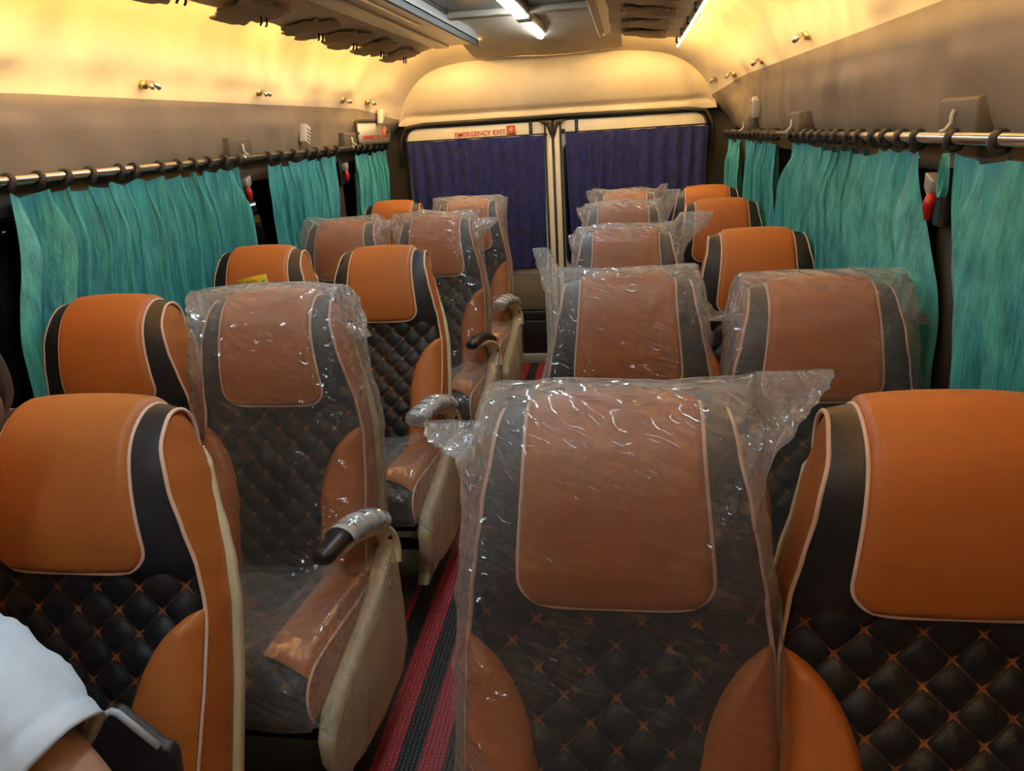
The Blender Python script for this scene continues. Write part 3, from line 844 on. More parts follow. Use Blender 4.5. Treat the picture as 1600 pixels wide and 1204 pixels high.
# ================================================================== the seat
QS = 0.073
SP = [(-0.040, -0.03), (-0.050, 0.08), (-0.036, 0.22), (-0.014, 0.38), (-0.020, 0.46), (-0.044, 0.54), (-0.052, 0.61), (-0.044, 0.675), (-0.012, 0.722), (0.032, 0.737), (0.074, 0.718), (0.096, 0.670), (0.100, 0.60)]
def _dense():
    out = []
    for i in range(len(SP)-1):
        P = [SP[max(0, i-1)], SP[i], SP[i+1], SP[min(len(SP)-1, i+2)]]
        for k in range(10):
            f = k/10
            def cr(a, b, c, d): return 0.5*((2*b) + (-a+c)*f + (2*a-5*b+4*c-d)*f*f + (-a+3*b-3*c+d)*f**3)
            out.append((cr(*[p[0] for p in P]), cr(*[p[1] for p in P])))
    out.append(SP[-1])
    return out
DN = _dense()
LEN = [0.0]
for a, b in zip(DN, DN[1:]): LEN.append(LEN[-1] + math.dist(a, b))
STOT = LEN[-1]
def spine(s):
    s = max(0, min(STOT, s))
    lo, hi = 0, len(LEN)-1
    while hi-lo > 1:
        md = (lo+hi)//2
        if LEN[md] <= s: lo = md
        else: hi = md
    f = (s-LEN[lo])/(LEN[hi]-LEN[lo]+1e-9)
    y = DN[lo][0] + (DN[hi][0]-DN[lo][0])*f; z = DN[lo][1] + (DN[hi][1]-DN[lo][1])*f
    a, b = DN[max(0, lo-2)], DN[min(len(DN)-1, hi+2)]
    ty, tz = b[0]-a[0], b[1]-a[1]; l = math.hypot(ty, tz)
    return y, z, -tz/l, ty/l       # outward normal (front = -y)
def s_of_z(zq):
    for d, l in zip(DN, LEN):
        if d[1] >= zq: return l
    return STOT
S_APEX = LEN[max(range(len(DN)), key=lambda i: DN[i][1])]
WT = [(0.0, 0.206), (0.12, 0.216), (0.30, 0.218), (0.42, 0.214), (0.50, 0.203), (0.57, 0.190), (0.65, 0.175), (0.72, 0.161), (0.80, 0.153), (1.1, 0.152)]
def wid(s): return lerp_tab(WT, s)
def surf(x, s, off=0.0):
    y, z, ny, nz_ = spine(s)
    w = wid(s)
    hh = off - (0.026-0.014*sstep(0.55, 0.70, s))*(min(1.0, abs(x)/w))**4
    return (x, y + ny*hh, z + nz_*hh)
def patch(nu, nv, s0, s1, xl, xr, off, uv=False):
    """xl(s), xr(s) bounds; off(u,v,x,s) puff"""
    def fn(u, v):
        s = s0 + (s1-s0)*v
        a, b = xl(s), xr(s)
        x = a + (b-a)*u
        return surf(x, s, off(u, v, x, s))
    uvf = None
    if uv:
        def uvf(u, v):
            s = s0 + (s1-s0)*v; a, b = xl(s), xr(s); x = a+(b-a)*u
            return ((x+s)/QS, (x-s)/QS)
    return MB().grid(nu, nv, fn, uvf)
def quilt_h(x, s):
    a, b = (x+s)/QS, (x-s)/QS
    return 0.0105*(abs(math.sin(PI*a))*abs(math.sin(PI*b)))**0.42
def pillow(u, v, h, pu=0.08, pv=0.06):
    e = min(u/pu, (1-u)/pu, 1); g = min(v/pv, (1-v)/pv, 1)
    return h*math.sqrt(max(0, 1-(1-max(0, e))**2))*math.sqrt(max(0, 1-(1-max(0, g))**2))

S_HEAD = s_of_z(0.455)
S_PAN = s_of_z(0.468)
SM = {}
# quilted lower back
SM['quilted_panel'] = patch(78, 92, 0.0, S_HEAD+0.02, lambda s: -wid(s), lambda s: wid(s), lambda u, v, x, s: quilt_h(x, s)*min(1, (1-abs(x)/wid(s))*14) - 0.004, True).mesh('quilted_panel', fix=False)
# black headrest wrap
SM['headrest'] = patch(40, 60, S_HEAD, STOT, lambda s: -wid(s), lambda s: wid(s), lambda u, v, x, s: 0.006*sstep(0, 0.03, v)).mesh('headrest', fix=False)
# orange headrest pad draped over the top
def pan_w(s):
    k = (s-S_PAN)
    w = 0.131 - 0.016*sstep(0.0, 0.24, k)
    r = 0.045
    if k < r: w -= r*(1-math.sqrt(max(0, 1-(1-k/r)**2)))
    return w
def pan_off(u, v, x, s):
    k = s-S_PAN
    e = min(u, 1-u)*2*pan_w(s)
    edge = math.sqrt(max(0, 1-(1-min(1, e/0.012))**2)); bot = math.sqrt(max(0, 1-(1-min(1, k/0.02))**2))
    return 0.004 + 0.012*min(edge, bot) + 0.004*math.sin(PI*u)
SM['headrest_pad'] = patch(40, 66, S_PAN, STOT, lambda s: -pan_w(s), pan_w, pan_off).mesh('headrest_pad', fix=False)
# its piping
pts = []
ss = [S_PAN + (STOT-S_PAN)*(1-k/40)**1.4 for k in range(41)]
for s in ss: pts.append(surf(-pan_w(s)-0.001, s, 0.006))
for k in range(1, 12): pts.append(surf(-pan_w(S_PAN)+2*pan_w(S_PAN)*k/12, S_PAN-0.001, 0.006))
for s in reversed(ss): pts.append(surf(pan_w(s)+0.001, s, 0.006))
SM['pad_piping'] = MB().tube(pts, 0.0032, 6).mesh('pad_piping')
# side bolsters
def bol_in(s):
    top = 0.440
    k = top - s
    if k <= 0: return wid(s)
    return wid(s) - 0.108*(1-(1-min(1, k/0.20))**2)**0.62
SM_b = {}
for sg in (-1, 1):
    def off(u, v, x, s, sg=sg):
        inner = u if sg > 0 else 1-u
        wd_ = wid(s)-bol_in(s)
        e = min(1, inner*wd_/0.02); o = min(1, (1-inner)*wd_/0.02)
        return 0.004 + (0.020*math.sqrt(max(0, 1-(1-e)**2)) + 0.010*math.sin(PI*inner))*(0.35+0.65*math.sqrt(max(0, 1-(1-o)**2)))*min(1, wd_/0.05)
    if sg > 0: SM_b[sg] = patch(16, 60, 0.0, 0.4395, bol_in, wid, off).mesh('bolster', fix=False)
    else: SM_b[sg] = patch(16, 60, 0.0, 0.4395, lambda s: -wid(s), lambda s: -bol_in(s), off).mesh('bolster', fix=False)
# side piping
SM_p = {}
for sg in (-1, 1):
    SM_p[sg] = MB().tube([surf(sg*wid(s), s, 0.004) for s in [STOT*k/70 for k in range(71)]], 0.0036, 6).mesh('side_piping')
# core with gussets (orange)
def back_y(z):
    best = 0.100
    if z > 0.60:
        for d, l in zip(DN, LEN):
            if l > S_APEX and d[1] <= z: best = d[0]; break
    return best
core = MB()
for sg in (-1, 1):
    def fn(u, v, sg=sg):
        s = S_APEX*v
        x, y, z = surf(sg*wid(s), s, 0.0)
        yb = back_y(z)
        s2 = s if z < 0.60 else S_APEX
        xb = wid(s)-0.004 - 0.008*sstep(0.6, 0.72, z)
        X = abs(x)*(1-u) + xb*u + 0.007*math.sin(PI*u)*min(1, (0.745-z)/0.05)
        return (sg*X, y+(yb-y)*u, z)
    core.grid(8, 60, fn)
core.grid(6, 20, lambda u, v: ((2*u-1)*(wid(s_of_z(-0.03+0.63*v))-0.006), 0.100, -0.03+0.63*v))
core.grid(6, 4, lambda u, v: (-wid(0)+2*wid(0)*u, -0.04+0.14*v, -0.031))
SM['backrest'] = core.mesh('backrest')
# cream back shell
def shell(front):
    def fn(u, v):
        z = -0.10 + 0.785*v
        s = max(0.0, z+0.03)
        w = (wid(s) + 0.009 - 0.006*sstep(0.52, 0.66, z))*(0.93+0.07*sstep(-0.10, 0.0, z))
        X = -w + 2*w*u
        e = (abs(2*u-1))**6
        y = 0.102 if front else 0.102 + 0.010 + 0.022*(1-e)
        z2 = z - (0.045*abs(2*u-1)**4)*sstep(0.4, 0.665, z)
        return (X, y - (0.012*e if front else 0), z2)
    return fn
sh = MB().grid(20, 40, shell(True)); n0 = len(sh.v); sh.grid(20, 40, shell(False))
for i in range(20):
    sh.f.append((i, i+1, n0+i+1, n0+i)); b = 40*21; sh.f.append((b+i+1, b+i, n0+b+i, n0+b+i+1))
for j in range(40):
    sh.f.append((j*21, n0+j*21, n0+(j+1)*21, (j+1)*21)); sh.f.append((j*21+20, (j+1)*21+20, n0+(j+1)*21+20, n0+j*21+20))
SM['back_shell'] = sh.mesh('back_shell')
# cushion: black quilted centre rolled over the front
CZ = 0.455
def cush_path(v):
    # y,z along the middle from back to the lower front
    P = [(0.02, CZ-0.015), (-0.10, CZ-0.012), (-0.24, CZ), (-0.36, CZ+0.010), (-0.425, CZ+0.002), (-0.462, CZ-0.030), (-0.470, CZ-0.075), (-0.455, CZ-0.125)]
    k = v*(len(P)-1); i = min(int(k), len(P)-2); f = k-i
    Q = [P[max(0, i-1)], P[i], P[i+1], P[min(len(P)-1, i+2)]]
    def cr(a, b, c, d): return 0.5*((2*b) + (-a+c)*f + (2*a-5*b+4*c-d)*f*f + (-a+3*b-3*c+d)*f**3)
    return cr(*[p[0] for p in Q]), cr(*[p[1] for p in Q])
_cl = [0.0]
for k in range(1, 101):
    _cl.append(_cl[-1] + math.dist(cush_path((k-1)/100), cush_path(k/100)))
def cush_s(v): return _cl[min(100, int(v*100))]
def cush_surf(x, v, off):
    y, z = cush_path(v); y2, z2 = cush_path(min(1, v+0.01)); y1, z1 = cush_path(max(0, v-0.01))
    ty, tz = y2-y1, z2-z1; l = math.hypot(ty, tz)
    ny, nn = tz/l, -ty/l
    e = (min(1, abs(x)/0.225))**5
    hh = off - 0.022*e
    return (x, y+ny*hh, z+nn*hh)
cq = MB().grid(64, 80, lambda u, v: cush_surf(-0.222+0.444*u, v, quilt_h(-0.222+0.444*u, cush_s(v))*0.8*min(1, (1-abs(2*u-1))*12)*(1-sstep(0.72, 0.80, v)*0.8)),
               lambda u, v: (((-0.222+0.444*u)+cush_s(v))/QS, ((-0.222+0.444*u)-cush_s(v))/QS))
cq.grid(2, 30, lambda u, v: (-0.222+0.006*u, cush_surf(-0.222, v, 0)[1], cush_surf(-0.222, v, 0)[2]*(1-u)+0.335*u))
cq.grid(2, 30, lambda u, v: (0.222-0.006*u, cush_surf(0.222, v, 0)[1], cush_surf(0.222, v, 0)[2]*(1-u)+0.335*u))
cq.grid(4, 4, lambda u, v: (-0.216+0.432*u, 0.02-0.475*v, 0.335))
SM['cushion'] = cq.mesh('cushion', fix=False)
SM_c = {}
for sg in (-1, 1):
    def fn(u, v, sg=sg):
        vv = v*0.60
        cut = 0.055*sstep(0.0, 1.0, u)            # slanted front end
        vv = vv*(1-0.16*(1-u))
        x = 0.118 + 0.106*u
        e = min(1, u*0.106/0.015)
        oe = min(1, (1-u)*0.106/0.022)
        return cush_surf(sg*x, vv, 0.003+(0.003+0.016*math.sqrt(max(0, 1-(1-e)**2))*min(1, (1-v)*12+0.2))*math.sqrt(max(0, 1-(1-oe)**2)) + 0.004*math.sin(PI*u))
    SM_c[sg] = MB().grid(12, 34, fn).mesh('cushion_bolster', fix=False)
SM_s = {}
for sg in (-1, 1):
    SM_s[sg] = MB().grid(3, 34, lambda u, v: (sg*(0.226+0.003*math.sin(PI*u)), cush_surf(sg*0.224, v*0.97, 0.0)[1], cush_surf(sg*0.224, v*0.97, 0.0)[2]*(1-u)+0.34*u)).mesh('cushion_side', fix=False)
SM_cp = {}
for sg in (-1, 1):
    SM_cp[sg] = MB().tube([cush_surf(sg*0.226, k/40*0.98, 0.004) for k in range(41)], 0.0034, 6).mesh('cushion_piping')
# understructure
fr = MB()
fr.box(-0.21, 0.21, -0.40, -0.36, 0.285, 0.335); fr.box(-0.21, 0.21, -0.06, -0.02, 0.285, 0.335)
fr.box(-0.19, -0.16, -0.40, -0.02, 0.285, 0.335); fr.box(0.16, 0.19, -0.40, -0.02, 0.285, 0.335)
fr.box(-0.20, 0.20, -0.02, 0.03, 0.285, 0.45)
SM['frame'] = fr.mesh('frame', bevel=0.004)
SM['leg'] = MB().prism([(-0.30, 0.29), (-0.06, 0.29), (-0.10, 0.03), (-0.05, 0.0), (-0.29, 0.0), (-0.24, 0.03)], 'x', -0.022, 0.022).mesh('leg', bevel=0.006)
SM['foot_bar'] = MB().box(-0.20, 0.20, -0.30, -0.265, 0.16, 0.19).mesh('foot_bar', bevel=0.004)
def cover_poly():
    return [(0.085, 0.40), (0.080, 0.475), (0.045, 0.500), (0.0, 0.485), (-0.07, 0.435), (-0.17, 0.400), (-0.30, 0.375), (-0.41, 0.350), (-0.452, 0.300), (-0.450, 0.235), (-0.415, 0.170), (-0.30, 0.125), (-0.15, 0.105), (0.02, 0.105), (0.08, 0.16), (0.092, 0.28)]
ARM = [(0.250, 0.040, 0.45), (0.252, 0.050, 0.50), (0.248, 0.015, 0.555), (0.236, -0.070, 0.592), (0.222, -0.155, 0.606), (0.208, -0.245, 0.602)]
def spl(P, n):
    out = []
    for i in range(len(P)-1):
        Q = [Vector(P[max(0, i-1)]), Vector(P[i]), Vector(P[i+1]), Vector(P[min(len(P)-1, i+2)])]
        for k in range(n):
            f = k/n
            out.append(0.5*((2*Q[1]) + (Q[2]-Q[0])*f + (2*Q[0]-5*Q[1]+4*Q[2]-Q[3])*f*f + (-Q[0]+3*Q[1]-3*Q[2]+Q[3])*f**3))
    out.append(Vector(P[-1])); return out
ARMS = {}
for sg in (-1, 1):
    ap = [Vector((sg*p.x, p.y, p.z)) for p in spl(ARM, 6)]
    rr = [0.040 - 0.020*(k/(len(ap)-1)) for k in range(len(ap))]
    d = {}
    d['side_cover'] = MB().prism(cover_poly(), 'x', sg*0.228, sg*0.268).mesh('side_cover', bevel=0.016, seg=4)
    d['armrest'] = MB().tube([p - Vector((0, 0, 0.012)) for p in ap[:-4]], rr[:-4], 12, flat=0.55).mesh('armrest')
    pp = [p + Vector((0, 0, 0.012)) for p in ap[12:]]
    d['grip_pad'] = MB().tube([pp[0]+Vector((0, 0.012, -0.006))]+pp+[pp[-1]+Vector((0, -0.012, -0.004))], [0.010]+[0.022]*len(pp)+[0.012], 12, flat=1.25).mesh('grip_pad')
    wp = pp[:-5]
    d['armrest_wrap'] = MB().tube([p + Vector((0, 0, 0.001)) for p in spl([tuple(p) for p in wp], 4)], [0.0265+0.004*abs(math.sin(k*1.9))+0.003*nz(k*0.7, 1, 1) for k in range(len(wp)*4-3)], 16, flat=1.3, cap=False).mesh('armrest_wrap')
    d['full_wrap'] = MB().tube([p + Vector((0, 0, 0.001)) for p in spl([tuple(p) for p in pp+[pp[-1]+Vector((0, -0.02, -0.004))]], 4)], [0.027+0.004*abs(math.sin(k*1.9))+0.003*nz(k*0.7, 1, 1) for k in range(len(pp)*4-3+4)], 16, flat=1.3).mesh('full_wrap')
    d['pivot_cap'] = MB().tube([(sg*0.266, 0.030, 0.520), (sg*0.276, 0.030, 0.520)], 0.012, 12).mesh('pivot_cap')
    d['bolt'] = MB().tube([(sg*0.266, -0.01, 0.40), (sg*0.274, -0.01, 0.40)], 0.011, 12).mesh('bolt')
    ARMS[sg] = d

BACK_H = 0.737
PIV_Z = 0.40
def make_seat(x, ytop, recl, yaw, arm, label, wrap=None, turn=0):
    """arm: +1 / -1 side of the aisle with cover and armrest, 0 for a window seat"""
    r = math.radians(recl)
    py = ytop - (BACK_H*math.sin(r) + 0.02)
    root = empty('bus_seat', (x, py, 0), yaw)
    tag(root, label, 'seat', 'orange and black bus seats')
    bk = obj('backrest', SM['backrest'], 'orange_leather', root, (0, 0, PIV_Z), (-r, 0, 0))
    obj('quilted_panel', SM['quilted_panel'], 'quilted_leather', bk)
    obj('headrest', SM['headrest'], 'black_leather', bk)
    obj('headrest_pad', SM['headrest_pad'], 'orange_leather', bk)
    obj('pad_piping', SM['pad_piping'], 'piping', bk)
    for sg in (-1, 1):
        obj('bolster', SM_b[sg], 'orange_leather', bk)
        obj('side_piping', SM_p[sg], 'piping', bk)
    obj('back_shell', SM['back_shell'], 'cream_plastic', bk)
    cu = obj('cushion', SM['cushion'], 'quilted_leather', root)
    for sg in (-1, 1):
        obj('cushion_bolster', SM_c[sg], 'orange_leather', cu)
        obj('cushion_side', SM_s[sg], 'orange_leather', cu)
        obj('cushion_piping', SM_cp[sg], 'piping', cu)
    obj('frame', SM['frame'], 'dark_metal', root)
    for sg in (-1, 1): obj('leg', SM['leg'], 'cream_plastic', root, (sg*0.175, 0, 0))
    obj('foot_bar', SM['foot_bar'], 'dark_metal', root)
    if arm:
        d = ARMS[arm]
        sc = obj('side_cover', d['side_cover'], 'cream_plastic', root)
        obj('bolt', d['bolt'], 'brass', sc)
        ar = obj('armrest', d['armrest'], 'cream_plastic', root)
        if turn:
            pv = Vector((0, 0.045, 0.46)); R_ = Matrix.Rotation(math.radians(turn), 3, 'X')
            ar.rotation_euler = (math.radians(turn), 0, 0); ar.location = pv - R_ @ pv
        obj('grip_pad', d['grip_pad'], 'black_plastic', ar)
        obj('pivot_cap', d['pivot_cap'], 'black_plastic', ar)
        if wrap: obj('armrest_wrap', d[wrap], 'plastic_wrap', ar)
    bpy.context.view_layer.update()
    return root, bk

# column positions and rows: x, y of headrest top, recline, yaw
SEATS = {
 'L1w': (-1.352, 1.02, 13, 0, 0, 'unwrapped window seat in the nearest left row, left of the white-sleeved person'),
 'L1a': (-0.898, 1.125, 19.5, 0, 1, 'nearest left seat with a cream shell edge, cut off by the left picture edge'),
 'L2w': (-1.358, 1.88, 13, 0, 0, 'unwrapped left window seat behind the nearest left seat, in front of the wide teal curtain'),
 'L2a': (-0.888, 1.835, 10, 0, 1, 'left aisle seat under plastic with a black tipped armrest, second from the camera'),
 'L3w': (-1.355, 2.775, 13, 0, 0, 'left window seat with the yellow tag on its headrest'),
 'L3a': (-0.900, 2.815, 19, 0, 1, 'left aisle seat with bare quilted back and plastic over its cushion'),
 'L4w': (-1.355, 3.64, 15, 0, 0, 'left window seat under a plastic cover, fourth row'),
 'L4a': (-0.893, 3.63, 13, 0, 1, 'left aisle seat under a plastic cover directly behind the bare quilted aisle seat'),
 'L5w': (-1.362, 4.52, 11, 0, 0, 'last left window seat, only its orange headrest top showing'),
 'L5a': (-0.896, 4.41, 12, 0, 1, 'last left aisle seat under plastic beside the left navy curtain'),
 'R1a': (-0.026, 1.015, 10.5, 0, -1, 'nearest right aisle seat under a clear plastic cover, in the front middle'),
 'R1w': (0.410, 1.04, 14, 0, 0, 'nearest right window seat, unwrapped, cut off by the right picture edge'),
 'R2a': (-0.010, 1.955, 12, 0, -1, 'right aisle seat under plastic in the second row behind the front middle seat'),
 'R2w': (0.424, 1.87, 14, 0, 0, 'right window seat under plastic in the second row before the wide teal curtain'),
 'R3a': (-0.018, 2.87, 13, 0, -1, 'right aisle seat under plastic in the third row'),
 'R3w': (0.413, 2.74, 13, 0, 0, 'unwrapped right window seat in the third row, lowest of the three bare headrests'),
 'R4a': (-0.035, 3.76, 13, 0, -1, 'right aisle seat under plastic in the fourth row, seen just above the third'),
 'R4w': (0.408, 3.77, 11, 0, 0, 'unwrapped right window seat in the fourth row, middle of the three bare headrests'),
 'R5a': (-0.03, 4.46, 13, 0, -1, 'last right aisle seat, mostly hidden behind plastic covers'),
 'R5w': (0.410, 4.50, 9, 0, 0, 'last right window seat, hindmost bare orange headrest before the navy curtain'),
}
WRAP = {'L2a': 'armrest_wrap', 'L3a': 'full_wrap', 'L5a': 'full_wrap'}
ROOT = {}; BACK = {}
for k, (x, y, rc, yw, arm, lb) in SEATS.items():
    ROOT[k], BACK[k] = make_seat(x, y, rc, math.radians(yw), arm, lb, WRAP.get(k), {'L1a': 42, 'R1a': 35}.get(k, 0))

# yellow tag on a headrest
bpy.context.view_layer.update()
bmw = BACK['L3w'].matrix_world
tg = empty('yellow_tag', (0, 0, 0)); tag(tg, 'yellow printed tag stuck on the headrest of a left window seat', 'tag')
s_t = s_of_z(0.600)
p = Vector(surf(0.0, s_t, 0.031)); yn = spine(s_t)
tg.matrix_world = bmw @ Matrix.Translation(p) @ Matrix.Rotation(0.10, 4, 'X') @ Matrix.Rotation(-0.17, 4, 'Y')
obj('tag_card', MB().box(-0.058, 0.058, -0.0012, 0.0, -0.045, 0.03).mesh('tag_card'), 'yellow_tag', tg)
for (s, sz, dx, dz) in (('ROYAL', 0.015, 0.0, 0.008), ('BLACK &', 0.015, 0.0, -0.009), ('ORANGE', 0.015, 0.006, -0.024), ('NET', 0.009, 0.043, 0.004)):
    obj('tag_print', text_mesh(s, sz, 0.0003, 0.0002), 'tag_ink', tg, (dx, -0.0016, dz), (PI/2, 0, 0))

# ================================================================== plastic covers
def bag(key, label, seed, ear_l=(0.07, 0.0), ear_r=(0.07, 0.0), zb=-0.02, slack=0.012, rise=0.0):
    """clear bag pulled over a seat back; flattened corners stick out as ears (dx, dz)"""
    NU, NV = 210, 120
    def fn(u, v):
        a = 2*PI*u
        ca, sa = math.cos(a), math.sin(a)
        zt = 0.766 + rise
        z = zb + (zt-zb)*(1-(1-v)**1.15)
        top = sstep(0.655, zt, z)
        s = max(0.0, min(S_APEX, z+0.03))
        w = wid(min(s, 0.80)) + slack + 0.012*sstep(0.5, 0.72, z)
        # ears: the flat seam is wider than the head
        ear = ear_r if ca > 0 else ear_l
        w += ear[0]*sstep(0.60, zt, z)**2.2
        ny = 0.0
        yf = -0.086 + 0.012*sstep(0.0, 0.3, z)*sstep(0.6, 0.35, z)
        yb = 0.158
        yc = 0.036
        ex = 0.32
        cx = math.copysign(abs(ca)**ex, ca); sx = math.copysign(abs(sa)**ex, sa)
        x = w*cx
        half = (yc-yf) if sx < 0 else (yb-yc)
        # round the depth over the top of the head
        if z > 0.64: half *= max(0.0004, 1-min(1, (z-0.64)/(zt-0.64))**3.2)**0.5
        # ears are thin: squeeze depth where beyond the head's half width
        hw = wid(min(s, 0.80))+slack
        sq = sstep(hw, hw+0.03, abs(x))
        half *= 1-0.85*sq*top
        y = yc + half*sx
        edge = sstep(0.10, 0.24, abs(x))
        # wrinkles, outward only
        q = Vector((x*7+seed*3.1, z*4.0 - abs(x)*5, y*6+seed))
        wr = max(0, noise.noise(q))*0.020*(0.35+0.9*edge+0.6*top) + max(0, ridge(x*9+z*7+seed, z*6-x*4, seed*1.7)-0.45)*0.016
        for cxs in (-0.21, 0.21):
            dx_, dz_ = x-cxs, z-0.80
            rr_ = math.hypot(dx_, dz_); an_ = math.atan2(dx_, -dz_)
            wr += max(0, ridge(an_*4.2+seed*2.3, rr_*2.0, seed+cxs*9)-0.50)*0.018*sstep(0.45, 0.08, rr_)
        wr += 0.0015*noise.noise(Vector((x*40, z*34, seed)))
        wr = max(wr, 0.0)
        y += wr*(1 if sx > 0 else -1)*(0.35+0.65*abs(sx))
        x += math.copysign(wr*0.45*abs(cx)**3, x)
        zz = z + ear[1]*sq*top + (0.012*noise.noise(Vector((x*9, seed, 2)))+0.004)*top*(1-0.6*sq)
        if v < 0.02: zz += 0.012*noise.noise(Vector((x*8, y*8, seed)))
        return (x, y, zz)
    me = MB().grid(NU, NV, fn, closed_u=True).mesh('plastic_cover', fix=False)
    o = obj('plastic_cover', me, 'plastic_film')
    o.matrix_world = BACK[key].matrix_world.copy()
    tag(o, label, 'plastic cover', 'clear plastic covers on the seat backs')
    return o
bag('R1a', 'clear plastic cover on the front middle seat, with a large pointed corner at its right', 1, (0.085, -0.055), (0.105, 0.012))
bag('R2a', 'clear plastic cover on the second-row right aisle seat, corner rising at its left', 2, (0.055, 0.055), (0.055, -0.115))
bag('R2w', 'clear plastic cover on the second-row right window seat', 3, (0.065, -0.10), (0.06, -0.12), slack=0.018)
bag('R3a', 'clear plastic cover on the third-row right aisle seat with a long right tip', 4, (0.03, -0.03), (0.125, 0.035))
bag('R4a', 'clear plastic cover on the fourth-row right aisle seat with a torn upright tip', 5, (0.03, -0.02), (0.085, 0.045))
bag('R5a', 'clear plastic cover on the last right aisle seat', 6, (0.03, 0.0), (0.05, 0.02))
bag('L2a', 'clear plastic cover on the second-row left aisle seat with the black tipped armrest', 7, (0.055, -0.01), (0.05, -0.13), slack=0.018)
bag('L4w', 'clear plastic cover on the fourth-row left window seat', 8, (0.05, -0.11), (0.06, -0.02))
bag('L4a', 'clear plastic cover on the fourth-row left aisle seat', 9, (0.04, 0.0), (0.10, -0.035))
bag('L5a', 'clear plastic cover on the last left aisle seat by the navy curtain', 10, (0.03, 0.0), (0.03, -0.01))

def cushion_film(key, label, seed):
    """loose film over the cushion and the aisle side cover"""
    def fn(u, v):
        # v: back to front and down; u: window side to aisle side and down over the cover
        yv, zv = cush_path(min(1, v))
        if u < 0.62:
            x = -0.235 + 0.47*(u/0.62); z = zv+0.020+0.022*sstep(0.08, 0.14, abs(x))*sstep(0.75, 0.6, v); side = 0.0
        else:
            t = (u-0.62)/0.38
            x = 0.235 + 0.046*sstep(0, 0.25, t); side = t
            ctop = lerp_tab([(-0.46, 0.34), (-0.41, 0.366), (-0.30, 0.388), (-0.17, 0.412), (-0.07, 0.448), (0.0, 0.497), (0.045, 0.512)], yv)
            base = min(zv+0.04, CZ+0.03)
            z = base + (ctop-base)*sstep(0, 0.22, t) if t < 0.22 else ctop - (ctop-0.19)*((t-0.22)/0.78)
            if v > 0.75: z = min(z, zv+0.03)
        w = max(0, noise.noise(Vector((x*9+seed, yv*9, z*7))))*0.010 + max(0, ridge(x*7+yv*5+seed, yv*4, z*5)-0.4)*0.008
        y = yv - (0.014 if v > 0.7 else 0)
        if side > 0: x += w
        elif v > 0.7: y -= w
        else: z += w*0.8
        y -= 0.014*sstep(0.9, 1, v)*noise.noise(Vector((x*10, seed, 1)))
        if v > 0.96: z -= 0.03*max(0, noise.noise(Vector((x*12, seed, 4)))) + 0.01
        return (x, y, z)
    me = MB().grid(96, 80, fn).mesh('cushion_film', fix=False)
    o = obj('cushion_film', me, 'cushion_plastic', None, ROOT[key].location, ROOT[key].rotation_euler)
    tag(o, label, 'plastic cover', 'clear films over the seat cushions')
cushion_film('L2a', 'clear film over the cushion and cream side of the second-row left aisle seat', 1)
cushion_film('L3a', 'clear film over the cushion and cream side of the bare-backed left aisle seat', 2)
cushion_film('L4a', 'clear film over the cushion and cream side of the fourth-row left aisle seat', 3)
cushion_film('L5a', 'clear film over the cushion and cream side of the last left aisle seat', 4)

# ================================================================== the person in the nearest left seat
def skin_mesh(name, verts, edges, root, mat, parent, sub=2):
    me = bpy.data.meshes.new(name)
    me.from_pydata([v[:3] for v in verts], edges, [])
    o = bpy.data.objects.new(name, me); COL.objects.link(o)
    sk = o.modifiers.new('skin', 'SKIN'); sk.use_smooth_shade = True
    sl = me.skin_vertices[0].data if me.skin_vertices else None
    if sl is None:
        bm = bmesh.new(); bm.from_mesh(me); bm.verts.layers.skin.verify(); bm.to_mesh(me); bm.free()
        sl = me.skin_vertices[0].data
    for i, v in enumerate(verts):
        r = v[3]; sl[i].radius = (r, r) if not isinstance(r, tuple) else r
        sl[i].use_root = (i == root)
    ss_ = o.modifiers.new('sub', 'SUBSURF'); ss_.levels = sub; ss_.render_levels = sub
    bpy.context.view_layer.update()
    dg = bpy.context.evaluated_depsgraph_get()
    m2 = bpy.data.meshes.new_from_object(o.evaluated_get(dg)); m2.name = name
    bpy.data.objects.remove(o)
    m2.polygons.foreach_set('use_smooth', [True]*len(m2.polygons))
    return m2
px, pyy = -0.905, ROOT['L1a'].location.y
per = empty('person', (px, pyy-0.16, CZ)); tag(per, 'person in a white T-shirt sitting in the nearest left seat, sleeve at the lower left', 'person')
o = per.location
def W3(x, y, z, r): return (x-o.x, y-o.y, z-o.z, r)
tx = px-0.06
HX, HY, HZ = px-0.006, pyy-0.010, 1.190
V = [W3(px-0.01, pyy-0.17, 0.585, (0.120, 0.090)), W3(px-0.03, pyy-0.165, 0.72, (0.100, 0.078)), W3(tx+0.01, pyy-0.14, 0.87, (0.110, 0.080)), W3(tx+0.025, pyy-0.10, 0.985, (0.080, 0.058)),
     W3(HX-0.010, HY-0.010, 1.055, 0.046), W3(HX, HY+0.012, HZ-0.065, 0.046)]
Eg = [(0,1), (1,2), (2,3), (3,4), (4,5)]
def add(v, par):
    V.append(v); Eg.append((par, len(V)-1)); return len(V)-1
add(W3(HX, HY+0.015, HZ-0.01, 0.042), 5)
# arms: +x side is in the picture
SH, HEMP, ELB = Vector((-0.828, 0.69, 0.905)), Vector((-0.684, 0.655, 0.800)), Vector((-0.610, 0.635, 0.722))
s1 = add(W3(*SH, 0.058), 3); e1 = add(W3(*ELB, 0.045), s1); f1 = add(W3(-0.645, 0.50, 0.665, 0.038), e1); w1 = add(W3(-0.745, 0.42, 0.655, 0.026), f1)
s2 = add(W3(tx-0.165, pyy-0.15, 0.955, 0.060), 3); e2 = add(W3(tx-0.195, pyy-0.20, 0.725, 0.047), s2); f2 = add(W3(px-0.20, pyy-0.34, 0.65, 0.036), e2); w2 = add(W3(px-0.13, pyy-0.44, 0.645, 0.026), f2)
